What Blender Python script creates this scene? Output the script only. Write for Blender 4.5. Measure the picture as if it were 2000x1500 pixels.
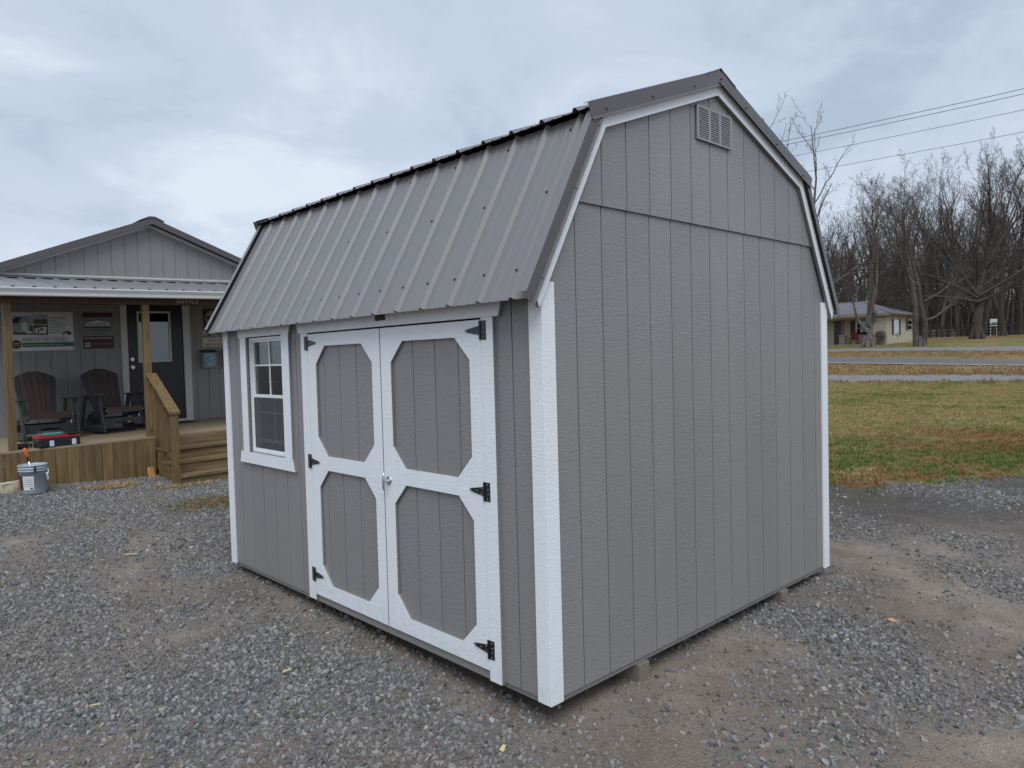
import bpy, math, random
import numpy as np
from mathutils import Vector, Matrix, Euler, noise as mnoise

# ------------------------------------------------------------------ scene, camera, light
sc = bpy.context.scene
for o in list(bpy.data.objects):
    bpy.data.objects.remove(o)
COL = sc.collection
FPX = 1415.23                                  # focal length in pixels of a 2000 px wide picture
CAM = Vector((-2.412, -2.3409, 1.638))
ROT = (1.5349, 0.0264, -0.7580)
cd = bpy.data.cameras.new('camera')
cam = bpy.data.objects.new('camera', cd)
COL.objects.link(cam)
cam.location = CAM
cam.rotation_euler = ROT
cd.sensor_width = 36.0
cd.lens = FPX / 2000 * 36.0
cd.clip_start = 0.05
cd.clip_end = 3000
sc.camera = cam
RM = Euler(ROT, 'XYZ').to_matrix()

SUN_EL, SUN_AZ = math.radians(56), math.radians(230)   # azimuth of the place the light comes from (x east, counter-clockwise)
sl = bpy.data.lights.new('sun', 'SUN')
sl.energy = 1.5
sl.angle = math.radians(42)
sl.color = (0.94, 0.97, 1.0)
sun = bpy.data.objects.new('sun', sl)
COL.objects.link(sun)
sdir = Vector((math.cos(SUN_EL) * math.cos(SUN_AZ), math.cos(SUN_EL) * math.sin(SUN_AZ), math.sin(SUN_EL)))
sun.rotation_euler = sdir.to_track_quat('Z', 'Y').to_euler()
sun.location = sdir * 60

sc.view_settings.view_transform = 'Standard'
sc.view_settings.look = 'None'
sc.view_settings.exposure = 0.46
sc.view_settings.gamma = 1
sc.view_settings.use_curve_mapping = False


def node(nt, kind, **kw):
    n = nt.nodes.new(kind)
    for k, v in kw.items():
        if k.startswith('_'):
            setattr(n, k[1:], v)
        else:
            s = n.inputs[int(k[1:])] if (k[0] == 'i' and k[1:].isdigit()) else n.inputs[k.replace('__', ' ')]
            if hasattr(v, 'is_output'):
                nt.links.new(v, s)
            else:
                s.default_value = v
    return n


def ramp(nt, fac, stops, interp='LINEAR'):
    r = nt.nodes.new('ShaderNodeValToRGB')
    r.color_ramp.interpolation = interp
    el = r.color_ramp.elements
    while len(el) < len(stops):
        el.new(0.5)
    for e, (p, c) in zip(el, stops):
        e.position = p
        e.color = (c, c, c, 1) if isinstance(c, (int, float)) else (*c, 1)
    nt.links.new(fac, r.inputs[0])
    return r.outputs[0]


def mix(nt, fac, a, b, blend='MIX'):
    m = nt.nodes.new('ShaderNodeMix')
    m.data_type = 'RGBA'
    m.blend_type = blend
    for s, v in ((m.inputs[0], fac), (m.inputs[6], a), (m.inputs[7], b)):
        if hasattr(v, 'is_output'):
            nt.links.new(v, s)
        elif isinstance(v, (int, float)):
            s.default_value = v
        else:
            s.default_value = (*v, 1)
    return m.outputs[2]


def mth(nt, op, a, b=None, c=None, clamp=False):
    m = nt.nodes.new('ShaderNodeMath')
    m.operation = op
    m.use_clamp = clamp
    for i, v in enumerate((a, b, c)):
        if v is None:
            continue
        if hasattr(v, 'is_output'):
            nt.links.new(v, m.inputs[i])
        else:
            m.inputs[i].default_value = v
    return m.outputs[0]


w = bpy.data.worlds.new('World')
sc.world = w
w.use_nodes = True
nt = w.node_tree
nt.nodes.clear()
sky = node(nt, 'ShaderNodeTexSky', _sky_type='NISHITA', _sun_disc=False)
sky.sun_elevation = SUN_EL
sky.sun_rotation = math.pi / 2 - SUN_AZ
bg1 = node(nt, 'ShaderNodeBackground', Color=sky.outputs[0], Strength=0.09)
tc = node(nt, 'ShaderNodeTexCoord')
sep = node(nt, 'ShaderNodeSeparateXYZ', Vector=tc.outputs['Generated'])
zz = mth(nt, 'ADD', mth(nt, 'ABSOLUTE', sep.outputs[2]), 0.30)
comb = node(nt, 'ShaderNodeCombineXYZ', X=mth(nt, 'DIVIDE', sep.outputs[0], zz), Y=mth(nt, 'DIVIDE', sep.outputs[1], zz), Z=0.0)
c1 = node(nt, 'ShaderNodeTexNoise', Vector=comb.outputs[0], Scale=1.9, Detail=8.0, Roughness=0.55, Distortion=0.5)
c2 = node(nt, 'ShaderNodeTexNoise', Vector=comb.outputs[0], Scale=0.6, Detail=3.0, Roughness=0.5)
cl = mth(nt, 'ADD', mth(nt, 'MULTIPLY', c1.outputs[0], 0.55), mth(nt, 'MULTIPLY', c2.outputs[0], 0.45))
ccol = ramp(nt, cl, [(0.40, (0.335, 0.40, 0.50)), (0.50, (0.425, 0.492, 0.59)), (0.61, (0.565, 0.62, 0.695))], 'EASE')
hz = ramp(nt, sep.outputs[2], [(0.0, 1.0), (0.28, 0.0)], 'EASE')
ccol = mix(nt, mth(nt, 'MULTIPLY', hz, 0.45), ccol, (0.60, 0.65, 0.715))
bg2 = node(nt, 'ShaderNodeBackground', Color=ccol, Strength=1.0)
ms = node(nt, 'ShaderNodeMixShader', i0=0.93, i1=bg1.outputs[0], i2=bg2.outputs[0])
node(nt, 'ShaderNodeOutputWorld', Surface=ms.outputs[0])

# ------------------------------------------------------------------ pixel helpers
def ray(px, py):
    return RM @ Vector(((px - 1000) / FPX, (750 - py) / FPX, -1.0))


def on(axis, px, py, val):
    d = ray(px, py)
    return CAM + d * ((val - CAM[axis]) / d[axis])


def at_depth(px, py, d):
    return CAM + ray(px, py) * d


# ------------------------------------------------------------------ terrain
XK = [8, 31, 36, 44, 51, 55, 59, 64, 84, 140, 400]
ZL = [0.02, 0.18, 0.37, 0.78, 0.99, 1.33, 1.57, 1.97, 2.6, 3.2, 3.5]
ZR = [0.0, 0.27, 0.36, 0.54, 0.72, 1.12, 1.42, 1.80, 2.6, 3.2, 3.5]


def smooth(a, b, x):
    t = np.clip((x - a) / (b - a), 0, 1)
    return t * t * (3 - 2 * t)


def ground_z(x, y):
    x = np.asarray(x, float)
    y = np.asarray(y, float)
    xc = np.clip(x, -6, 7)
    near = -0.146 + 0.016 * np.clip(y, -6, 4) + 0.045 * np.clip(y - 4, 0, 5)
    near = near + xc * (0.018 - 0.048 * smooth(4, 8, y))
    X = x + 2.41
    t = np.clip((y - 7) / 9.0, -0.3, 1.3)
    far = np.interp(X, XK, ZL) * t + np.interp(X, XK, ZR) * (1 - t)
    m = smooth(8, 20, X)
    return near * (1 - m) + far * m


def gz(x, y):
    return float(ground_z(x, y))


def vnoise(x, y, s, seed=0.0, octv=4):
    out = np.empty(x.shape)
    it = np.nditer([x, y], flags=['multi_index'])
    for a, b in it:
        out[it.multi_index] = mnoise.fractal(Vector((float(a) * s, float(b) * s, seed)), 1.0, 2.0, octv)
    return out


# ------------------------------------------------------------------ materials
MATS = {}


def mat(name, color, rough=0.6, var=0.0, vscale=4.0, bump=None, metal=0.0, spec=0.5, stretch=(1, 1, 1), second=None, objvar=0.0, coat=0.0, dust=0.0):
    """Principled material; var mixes towards `second` by noise; bump = (scale vec, strength, distance)"""
    m = bpy.data.materials.new(name)
    m.use_nodes = True
    nt = m.node_tree
    b = nt.nodes['Principled BSDF']
    b.inputs['Roughness'].default_value = rough
    b.inputs['Metallic'].default_value = metal
    b.inputs['Specular IOR Level'].default_value = spec
    b.inputs['Coat Weight'].default_value = coat
    tc = node(nt, 'ShaderNodeTexCoord')
    col = None
    if var > 0:
        mp = node(nt, 'ShaderNodeMapping', Vector=tc.outputs['Object'], Scale=stretch)
        n = node(nt, 'ShaderNodeTexNoise', Vector=mp.outputs[0], Scale=vscale, Detail=5.0, Roughness=0.6)
        sec = second if second else tuple(c * 0.6 for c in color)
        col = mix(nt, mth(nt, 'MULTIPLY', ramp(nt, n.outputs[0], [(0.3, 0.0), (0.7, 1.0)]), var), color, sec)
        rr = mth(nt, 'ADD', mth(nt, 'MULTIPLY', mth(nt, 'SUBTRACT', n.outputs[0], 0.5), 0.25), rough, clamp=True)
        nt.links.new(rr, b.inputs['Roughness'])
    if objvar > 0:
        oi = node(nt, 'ShaderNodeObjectInfo')
        k = mth(nt, 'ADD', mth(nt, 'MULTIPLY', oi.outputs['Random'], objvar), 1 - objvar / 2)
        hs = node(nt, 'ShaderNodeHueSaturation', Value=k)
        if col is None:
            hs.inputs['Color'].default_value = (*color, 1)
        else:
            nt.links.new(col, hs.inputs['Color'])
        col = hs.outputs[0]
    if dust > 0:
        gp_ = node(nt, 'ShaderNodeNewGeometry')
        sz_ = node(nt, 'ShaderNodeSeparateXYZ', Vector=gp_.outputs['Position'])
        dn_ = node(nt, 'ShaderNodeTexNoise', Vector=gp_.outputs['Position'], Scale=14.0, Detail=5.0, Roughness=0.65)
        zf_ = ramp(nt, mth(nt, 'MULTIPLY', sz_.outputs[2], 2.0), [(0.0, 1.0), (0.55, 0.0)], 'EASE')
        df_ = mth(nt, 'MULTIPLY', mth(nt, 'MULTIPLY', zf_, ramp(nt, dn_.outputs[0], [(0.40, 0.0), (0.68, 1.0)])), dust)
        col = mix(nt, df_, col if col is not None else color, (0.30, 0.255, 0.205))
    if col is None:
        b.inputs['Base Color'].default_value = (*color, 1)
    else:
        nt.links.new(col, b.inputs['Base Color'])
    if bump:
        mp2 = node(nt, 'ShaderNodeMapping', Vector=tc.outputs['Object'], Scale=bump[0])
        n2 = node(nt, 'ShaderNodeTexNoise', Vector=mp2.outputs[0], Scale=1.0, Detail=3.0, Roughness=0.55, Distortion=0.8)
        big = node(nt, 'ShaderNodeTexNoise', Vector=tc.outputs['Object'], Scale=3.0, Detail=2.0)
        h = mth(nt, 'MULTIPLY', ramp(nt, n2.outputs[0], [(0.42, 0.0), (0.62, 1.0)]), ramp(nt, big.outputs[0], [(0.35, 0.25), (0.65, 1.0)]))
        bp = node(nt, 'ShaderNodeBump', Strength=bump[1], Distance=bump[2], Height=h)
        nt.links.new(bp.outputs[0], b.inputs['Normal'])
    MATS[name] = m
    return m


EMB = ((22, 22, 95), 0.45, 0.0026)
EMH = ((18, 9, 130), 0.40, 0.0022)
mat('siding', (0.254, 0.243, 0.237), 0.42, var=0.45, vscale=1.6, stretch=(1, 1, 0.35), second=(0.216, 0.207, 0.203), bump=EMB, objvar=0.065, dust=0.35)
mat('groove', (0.20, 0.194, 0.193), 0.7)  # siding paint made darker: the shade in the grooves put into the colour
mat('white_v', (0.83, 0.85, 0.87), 0.40, var=0.3, vscale=2.2, second=(0.765, 0.785, 0.805), bump=((24, 24, 110), 0.36, 0.0023), dust=0.16)
mat('white_h', (0.83, 0.85, 0.87), 0.40, var=0.3, vscale=2.2, second=(0.765, 0.785, 0.805), bump=EMH, dust=0.16)
mat('roof_metal', (0.196, 0.186, 0.188), 0.36, var=0.4, vscale=1.4, second=(0.187, 0.18, 0.184), spec=0.5)
mat('flash_metal', (0.092, 0.084, 0.084), 0.33, var=0.3, vscale=5, second=(0.080, 0.073, 0.073))
mat('screw', (0.07, 0.07, 0.07), 0.4, metal=0.4)
mat('vent_grey', (0.30, 0.292, 0.29), 0.45)
mat('dark', (0.012, 0.012, 0.013), 0.8)
mat('black_iron', (0.012, 0.012, 0.014), 0.35, spec=0.6)
mat('zinc', (0.62, 0.63, 0.65), 0.28, metal=0.9)
mat('vinyl', (0.80, 0.815, 0.82), 0.3)
mat('pine', (0.42, 0.29, 0.17), 0.7, var=0.6, vscale=3, stretch=(6, 6, 0.8), second=(0.32, 0.2, 0.11), objvar=0.15)
mat('knot_brown', (0.10, 0.06, 0.03), 0.8, var=0.5, vscale=30)
mat('skid', (0.20, 0.17, 0.135), 0.85, var=0.6, vscale=5, stretch=(8, 1, 8), second=(0.16, 0.125, 0.09))
TW = dict(var=0.95, second=(0.085, 0.052, 0.020), objvar=0.36)
mat('treated_v', (0.215, 0.142, 0.058), 0.75, vscale=3.0, stretch=(9, 9, 0.7), bump=((60, 60, 6), 0.4, 0.003), **TW)
mat('treated_x', (0.250, 0.170, 0.088), 0.75, vscale=3.0, stretch=(0.7, 9, 9), bump=((6, 60, 60), 0.4, 0.003), **TW)
mat('treated_y', (0.245, 0.162, 0.060), 0.75, vscale=3.0, stretch=(9, 0.7, 9), bump=((60, 6, 60), 0.4, 0.003), **TW)
mat('deck', (0.31, 0.235, 0.142), 0.8, vscale=3.0, stretch=(0.7, 9, 9), var=0.7, second=(0.22, 0.165, 0.105), objvar=0.16)
mat('beam_brown', (0.11, 0.06, 0.032), 0.8, var=0.6, vscale=3, stretch=(0.7, 8, 8))
mat('off_trim', (0.60, 0.60, 0.585), 0.5, var=0.3, vscale=6)
mat('gutter', (0.74, 0.755, 0.73), 0.35, var=0.25, vscale=5, second=(0.60, 0.62, 0.58))
mat('door_black', (0.018, 0.018, 0.02), 0.35)
mat('sign_white', (0.62, 0.64, 0.64), 0.4)
mat('print_black', (0.02, 0.02, 0.022), 0.5)
mat('print_grey', (0.18, 0.19, 0.19), 0.5)
mat('print_green', (0.03, 0.145, 0.075), 0.5)
mat('print_yellow', (0.55, 0.42, 0.08), 0.5)
mat('print_navy', (0.02, 0.022, 0.07), 0.5)
mat('print_sky', (0.20, 0.27, 0.38), 0.5, var=0.8, vscale=9, second=(0.5, 0.55, 0.6))
mat('print_grass', (0.08, 0.14, 0.05), 0.5, var=0.7, vscale=30)
mat('print_sage', (0.24, 0.34, 0.29), 0.5)
mat('print_pale', (0.62, 0.64, 0.6), 0.5)
mat('print_brown', (0.13, 0.09, 0.06), 0.5, var=0.6, vscale=25)
mat('steel_sign', (0.22, 0.225, 0.24), 0.42, metal=0.25, var=0.5, vscale=2, stretch=(6, 1, 1))
mat('maroon', (0.075, 0.016, 0.02), 0.45)
mat('red_print', (0.40, 0.02, 0.03), 0.5)
mat('badge_tan', (0.50, 0.33, 0.19), 0.5)
mat('tan_board', (0.60, 0.52, 0.43), 0.55)
mat('brochure', (0.42, 0.55, 0.62), 0.4, var=1.0, vscale=16, second=(0.03, 0.15, 0.24))
mat('clear_plastic', (0.25, 0.26, 0.25), 0.25)
mat('letter_wood', (0.62, 0.58, 0.52), 0.7)
mat('poly_dark', (0.036, 0.038, 0.041), 0.5, var=0.3, vscale=8)
mat('poly_brown', (0.066, 0.040, 0.034), 0.55, var=0.5, vscale=5, stretch=(7, 7, 0.8), second=(0.05, 0.027, 0.023), objvar=0.2)
mat('bolt', (0.7, 0.7, 0.7), 0.3, metal=0.9)
mat('mat_rubber', (0.025, 0.025, 0.027), 0.9, bump=((90, 90, 90), 0.6, 0.004))
mat('bucket_grey', (0.36, 0.42, 0.47), 0.42, var=0.4, vscale=7, second=(0.31, 0.36, 0.40))
mat('label_white', (0.72, 0.72, 0.74), 0.5)
mat('orange', (0.75, 0.13, 0.03), 0.4)
mat('teal', (0.03, 0.33, 0.31), 0.35)
mat('tool_red', (0.34, 0.02, 0.03), 0.4)
mat('tool_black', (0.016, 0.016, 0.018), 0.45)
mat('latch', (0.55, 0.68, 0.78), 0.3)
mat('limestone', (0.55, 0.47, 0.36), 0.85, var=0.5, vscale=9, second=(0.42, 0.33, 0.22), bump=((25, 25, 25), 0.6, 0.01))
mat('amber', (0.62, 0.27, 0.04), 0.6, var=0.5, vscale=14, second=(0.70, 0.5, 0.3))
mat('straw', (0.42, 0.28, 0.12), 0.8, objvar=0.5)
mat('chip', (0.62, 0.52, 0.27), 0.8)
mat('leaf_tan', (0.55, 0.30, 0.13), 0.75)
mat('cream', (0.50, 0.445, 0.315), 0.6, var=0.35, vscale=1.5, second=(0.43, 0.38, 0.27))
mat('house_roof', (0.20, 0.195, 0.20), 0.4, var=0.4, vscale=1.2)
mat('house_roof_shaded', (0.15, 0.145, 0.16), 0.5, var=0.4, vscale=1.2)  # darker copy of the roof metal, shading painted in for the turned-away slopes
mat('fascia_tan', (0.34, 0.25, 0.17), 0.7)
mat('post_brown', (0.17, 0.075, 0.045), 0.7)
mat('stone', (0.31, 0.235, 0.195), 0.9, var=0.9, vscale=6, second=(0.15, 0.12, 0.11), bump=((7, 7, 9), 0.8, 0.05))
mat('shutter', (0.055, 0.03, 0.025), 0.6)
mat('red_paint', (0.17, 0.012, 0.016), 0.5)
mat('concrete', (0.36, 0.35, 0.32), 0.9, var=0.5, vscale=3)
mat('fence_black', (0.012, 0.011, 0.011), 0.7)
mat('bark_grey', (0.125, 0.105, 0.085), 0.95, var=0.8, vscale=3.2, stretch=(1, 1, 0.35), second=(0.055, 0.045, 0.038), bump=((9, 9, 2.5), 0.9, 0.05))
mat('bark_pale', (0.19, 0.165, 0.135), 0.95, var=0.9, vscale=3.0, stretch=(1, 1, 0.4), second=(0.065, 0.055, 0.045), bump=((8, 8, 3), 0.9, 0.05))
mat('bark_dark', (0.062, 0.048, 0.039), 0.95, var=0.7, vscale=3.0, second=(0.035, 0.028, 0.024))
mat('twig', (0.118, 0.094, 0.076), 0.95, var=0.6, vscale=0.8, second=(0.075, 0.062, 0.054))
mat('twig_red', (0.118, 0.090, 0.078), 0.95, var=0.6, vscale=0.8, second=(0.07, 0.056, 0.050))
mat('brush', (0.095, 0.075, 0.065), 0.95, var=0.7, vscale=0.5, second=(0.06, 0.048, 0.043))
mat('ivy', (0.03, 0.05, 0.02), 0.7, objvar=0.3)
mat('cable', (0.02, 0.02, 0.022), 0.6)
mat('pale_cover', (0.17, 0.175, 0.155), 0.6)


def glass(name, tint, amount):
    m = bpy.data.materials.new(name)
    m.use_nodes = True
    nt = m.node_tree
    nt.nodes.clear()
    fr = node(nt, 'ShaderNodeFresnel', IOR=1.55)
    tr = node(nt, 'ShaderNodeBsdfTransparent', Color=(*tint, 1))
    gl = node(nt, 'ShaderNodeBsdfGlossy', Color=(0.9, 0.93, 0.95, 1), Roughness=0.01)
    f = mth(nt, 'MULTIPLY', fr.outputs[0], amount, clamp=True)
    s = node(nt, 'ShaderNodeMixShader', i0=f, i1=tr.outputs[0], i2=gl.outputs[0])
    node(nt, 'ShaderNodeOutputMaterial', Surface=s.outputs[0])
    MATS[name] = m


glass('glass', (0.62, 0.65, 0.65), 0.9)
glass('glass_dark', (0.25, 0.27, 0.28), 2.6)
m = bpy.data.materials.new('insect_screen')
m.use_nodes = True
nt = m.node_tree
nt.nodes.clear()
tr = node(nt, 'ShaderNodeBsdfTransparent')
df = node(nt, 'ShaderNodeBsdfDiffuse', Color=(0.13, 0.13, 0.135, 1))
s = node(nt, 'ShaderNodeMixShader', i0=0.55, i1=tr.outputs[0], i2=df.outputs[0])
node(nt, 'ShaderNodeOutputMaterial', Surface=s.outputs[0])
MATS['insect_screen'] = m

# ------------------------------------------------------------------ mesh builder
class MB:
    def __init__(self):
        self.v, self.f = [], []

    def poly(self, pts):
        i = len(self.v)
        self.v += [tuple(p) for p in pts]
        self.f.append(tuple(range(i, i + len(pts))))
        return self

    def box(self, x0, x1, y0, y1, z0, z1):
        i = len(self.v)
        self.v += [(x0, y0, z0), (x1, y0, z0), (x1, y1, z0), (x0, y1, z0), (x0, y0, z1), (x1, y0, z1), (x1, y1, z1), (x0, y1, z1)]
        for q in ((3, 2, 1, 0), (4, 5, 6, 7), (0, 1, 5, 4), (1, 2, 6, 5), (2, 3, 7, 6), (3, 0, 4, 7)):
            self.f.append(tuple(i + k for k in q))
        return self

    def prism(self, pts, off):
        off = Vector(off)
        a = [Vector(p) for p in pts]
        n = sum(((a[k] - a[0]).cross(a[(k + 1) % len(a)] - a[0]) for k in range(len(a))), Vector())
        if n.dot(off) > 0:
            a = a[::-1]
        b = [p + off for p in a]
        i = len(self.v)
        L = len(a)
        self.v += [tuple(p) for p in a + b]
        self.f.append(tuple(i + k for k in range(L)))
        self.f.append(tuple(i + L + k for k in reversed(range(L))))
        for k in range(L):
            k2 = (k + 1) % L
            self.f.append((i + k, i + L + k, i + L + k2, i + k2))
        return self

    def beam(self, p, q, wd, ht, up=(0, 0, 1)):
        p, q = Vector(p), Vector(q)
        d = (q - p).normalized()
        s = d.cross(Vector(up)).normalized()
        u = s.cross(d)
        pts = [p + s * a * wd / 2 + u * b * ht / 2 for a, b in ((-1, -1), (1, -1), (1, 1), (-1, 1))]
        return self.prism(pts, q - p)

    def tube(self, pts, rad, n=8, cap=True):
        pts = [Vector(p) for p in pts]
        R = rad if isinstance(rad, (list, tuple)) else [rad] * len(pts)
        base = len(self.v)
        for k, p in enumerate(pts):
            d = (pts[min(k + 1, len(pts) - 1)] - pts[max(k - 1, 0)]).normalized()
            a = d.orthogonal().normalized() if k == 0 else (a - d * a.dot(d)).normalized()
            b = d.cross(a)
            for j in range(n):
                t = 2 * math.pi * j / n
                self.v.append(tuple(p + (a * math.cos(t) + b * math.sin(t)) * R[k]))
        for k in range(len(pts) - 1):
            for j in range(n):
                j2 = (j + 1) % n
                self.f.append((base + k * n + j, base + k * n + j2, base + (k + 1) * n + j2, base + (k + 1) * n + j))
        if cap:
            self.f.append(tuple(base + j for j in reversed(range(n))))
            self.f.append(tuple(base + (len(pts) - 1) * n + j for j in range(n)))
        return self

    def lathe(self, prof, c, n=24):
        base = len(self.v)
        for r, z in prof:
            for j in range(n):
                t = 2 * math.pi * j / n
                self.v.append((c[0] + r * math.cos(t), c[1] + r * math.sin(t), c[2] + z))
        for k in range(len(prof) - 1):
            for j in range(n):
                j2 = (j + 1) % n
                self.f.append((base + k * n + j, base + k * n + j2, base + (k + 1) * n + j2, base + (k + 1) * n + j))
        return self

    def shear(self, fn):
        self.v = [fn(p) for p in self.v]
        return self

    def mesh(self, name, m):
        me = bpy.data.meshes.new(name)
        me.from_pydata(self.v, [], self.f)
        me.materials.append(MATS[m])
        me.update()
        return me

    def build(self, name, m, parent=None, smooth=False, bevel=0.0):
        o = bpy.data.objects.new(name, self.mesh(name, m))
        COL.objects.link(o)
        if smooth:
            o.data.shade_smooth()
        if bevel:
            b = o.modifiers.new('bevel', 'BEVEL')
            b.width = bevel
            b.segments = 2
            b.limit_method = 'ANGLE'
        if parent:
            attach(o, parent)
        return o


def attach(o, parent):
    o.parent = parent
    o.matrix_parent_inverse = world_of(parent).inverted()


def world_of(o):
    m = o.matrix_basis.copy()
    if o.parent:
        m = world_of(o.parent) @ o.matrix_parent_inverse @ m
    return m


def tag(o, label=None, cat=None, group=None, kind=None):
    if label:
        o['label'] = label
    if cat:
        o['category'] = cat
    if group:
        o['group'] = group
    if kind:
        o['kind'] = kind
    return o


def thing(name, label, cat, loc=(0, 0, 0), rz=0.0, group=None):
    o = bpy.data.objects.new(name, None)
    o.empty_display_size = 0.2
    COL.objects.link(o)
    o.location = loc
    o.rotation_euler = (0, 0, rz)
    return tag(o, label, cat, group)


def copy_tree(o, parent=None):
    c = o.copy()
    COL.objects.link(c)
    if parent:
        c.parent = parent
    for ch in list(o.children):
        copy_tree(ch, c)
    return c


def text(name, s, origin, size, m, parent, xs=1.0, depth=0.0015, fn=None, align='LEFT', ex=(1, 0, 0), ey=(0, 0, 1), spc=1.0):
    cu = bpy.data.curves.new('t', 'FONT')
    cu.body = s
    cu.size = size
    cu.align_x = align
    cu.extrude = depth / 2
    cu.resolution_u = 3
    cu.space_character = spc
    to = bpy.data.objects.new('t', cu)
    COL.objects.link(to)
    dg = bpy.context.evaluated_depsgraph_get()
    me = bpy.data.meshes.new_from_object(to.evaluated_get(dg))
    bpy.data.objects.remove(to)
    ex, ey, og = Vector(ex), Vector(ey), Vector(origin)
    ez = ex.cross(ey)
    for v in me.vertices:
        p = og + ex * v.co.x * xs + ey * v.co.y + ez * (v.co.z + depth / 2)
        v.co = fn(p) if fn else p
    me.name = name
    me.materials.clear()
    me.materials.append(MATS[m])
    o = bpy.data.objects.new(name, me)
    COL.objects.link(o)
    attach(o, parent)
    return o


def clip(poly, a, b, c):
    """keep the part of a 2D polygon where a*x+b*y<=c"""
    out = []
    for i in range(len(poly)):
        p, q = poly[i], poly[(i + 1) % len(poly)]
        dp, dq = a * p[0] + b * p[1] - c, a * q[0] + b * q[1] - c
        if dp <= 0:
            out.append(p)
        if (dp < 0 < dq) or (dq < 0 < dp):
            t = dp / (dp - dq)
            out.append((p[0] + (q[0] - p[0]) * t, p[1] + (q[1] - p[1]) * t))
    return out


# ------------------------------------------------------------------ ground
def lawn_mask(x, y):
    d = (x + 2.41) * 0.686 + (y + 2.34) * 0.726
    n = vnoise(x, y, 0.55, 3.7, 4)
    u = ((x + 2.41) * 0.726 - (y + 2.34) * 0.687) / np.maximum(d, 0.5)
    return smooth(7.6, 8.9, d + n * 1.5 - 2.2 * np.clip(u - 0.45, 0, 0.5)) * smooth(4.2, 5.6, x)


def graded(lo, hi, step, ends):
    a = np.arange(lo, hi + 1e-6, step)
    up, dn, s = [hi], [lo], step
    while up[-1] < ends[1]:
        s = min(s * 1.18, 40)
        up.append(up[-1] + s)
    s = step
    while dn[-1] > ends[0]:
        s = min(s * 1.18, 40)
        dn.append(dn[-1] - s)
    return np.concatenate([np.array(dn[1:][::-1]), a, np.array(up[1:])])


def grid_mesh(name, xs, ys, fn, attrs=None, keep=None):
    X, Y = np.meshgrid(xs, ys)
    Z = fn(X, Y)
    nx, ny = len(xs), len(ys)
    me = bpy.data.meshes.new(name)
    co = np.stack([X, Y, Z], -1).reshape(-1, 3)
    idx = np.arange(nx * ny).reshape(ny, nx)
    q = np.stack([idx[:-1, :-1], idx[:-1, 1:], idx[1:, 1:], idx[1:, :-1]], -1).reshape(-1, 4)
    if keep is not None:
        cx = co[q].mean(1)
        q = q[keep(cx[:, 0], cx[:, 1])]
    me.from_pydata(co.tolist(), [], q.tolist())
    for k, f in (attrs or {}).items():
        a = me.attributes.new(k, 'FLOAT', 'POINT')
        a.data.foreach_set('value', f(X, Y).reshape(-1).astype(np.float32))
    me.update()
    return me


gx = graded(-5.5, 12.5, 0.14, (-500, 900))
gy = graded(-4.2, 10.5, 0.14, (-700, 800))


def ground_h(X, Y):
    z = ground_z(X, Y)
    near = (np.abs(X - 3.5) < 12) & (np.abs(Y - 3) < 10)
    n = np.zeros_like(z)
    n[near] = vnoise(X[near], Y[near], 1.3, 1.1, 4) * 0.012
    shed = smooth(0.0, 0.5, np.maximum(np.maximum(-X, X - 3.1), np.maximum(-Y, Y - 3.7)) + 0.3)
    return z + n * (0.3 + 0.7 * shed)


gm = bpy.data.materials.new('ground')
gm.use_nodes = True
nt = gm.node_tree
b = nt.nodes['Principled BSDF']
b.inputs['Roughness'].default_value = 0.95
b.inputs['Specular IOR Level'].default_value = 0.15
geo = node(nt, 'ShaderNodeNewGeometry')
P = geo.outputs['Position']
n_big = node(nt, 'ShaderNodeTexNoise', Vector=P, Scale=0.55, Detail=5.0, Roughness=0.6)
n_mid = node(nt, 'ShaderNodeTexNoise', Vector=P, Scale=3.5, Detail=6.0, Roughness=0.65)
n_fin = node(nt, 'ShaderNodeTexNoise', Vector=P, Scale=45.0, Detail=4.0, Roughness=0.7)
v_grit = node(nt, 'ShaderNodeTexVoronoi', Vector=P, Scale=85.0)
dirt = mix(nt, ramp(nt, n_mid.outputs[0], [(0.32, 0.0), (0.68, 1.0)]), (0.165, 0.128, 0.098), (0.325, 0.266, 0.212))
dirt = mix(nt, ramp(nt, n_big.outputs[0], [(0.45, 0.0), (0.7, 0.6)]), dirt, (0.140, 0.108, 0.082))
grit = mix(nt, ramp(nt, n_fin.outputs[0], [(0.35, 0.0), (0.65, 1.0)]), (0.042, 0.040, 0.040), (0.175, 0.170, 0.168))  # dark end paints the shade in the gaps between the stones
grit_shaded = mix(nt, 0.55, grit, mix(nt, 1.0, (0.22, 0.22, 0.23), v_grit.outputs['Color'], 'MULTIPLY'))
at_s = node(nt, 'ShaderNodeAttribute', _attribute_name='stone')
gfac = mth(nt, 'MULTIPLY', at_s.outputs['Fac'], ramp(nt, mth(nt, 'ADD', mth(nt, 'MULTIPLY', n_fin.outputs[0], 0.5), mth(nt, 'MULTIPLY', n_mid.outputs[0], 0.5)), [(0.38, 0.15), (0.56, 0.95)]))
v_peb = node(nt, 'ShaderNodeTexVoronoi', Vector=P, Scale=140.0, Randomness=1.0)
pebc = node(nt, 'ShaderNodeSeparateColor', Color=v_peb.outputs['Color'])
peb = mth(nt, 'MULTIPLY', ramp(nt, pebc.outputs[0], [(0.62, 0.0), (0.66, 1.0)]), ramp(nt, v_peb.outputs['Distance'], [(0.35, 1.0), (0.5, 0.0)]))
dirt = mix(nt, mth(nt, 'MULTIPLY', peb, 0.7), dirt, mix(nt, pebc.outputs[1], (0.13, 0.13, 0.135), (0.36, 0.35, 0.335)))
at_d = node(nt, 'ShaderNodeAttribute', _attribute_name='damp')
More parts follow.
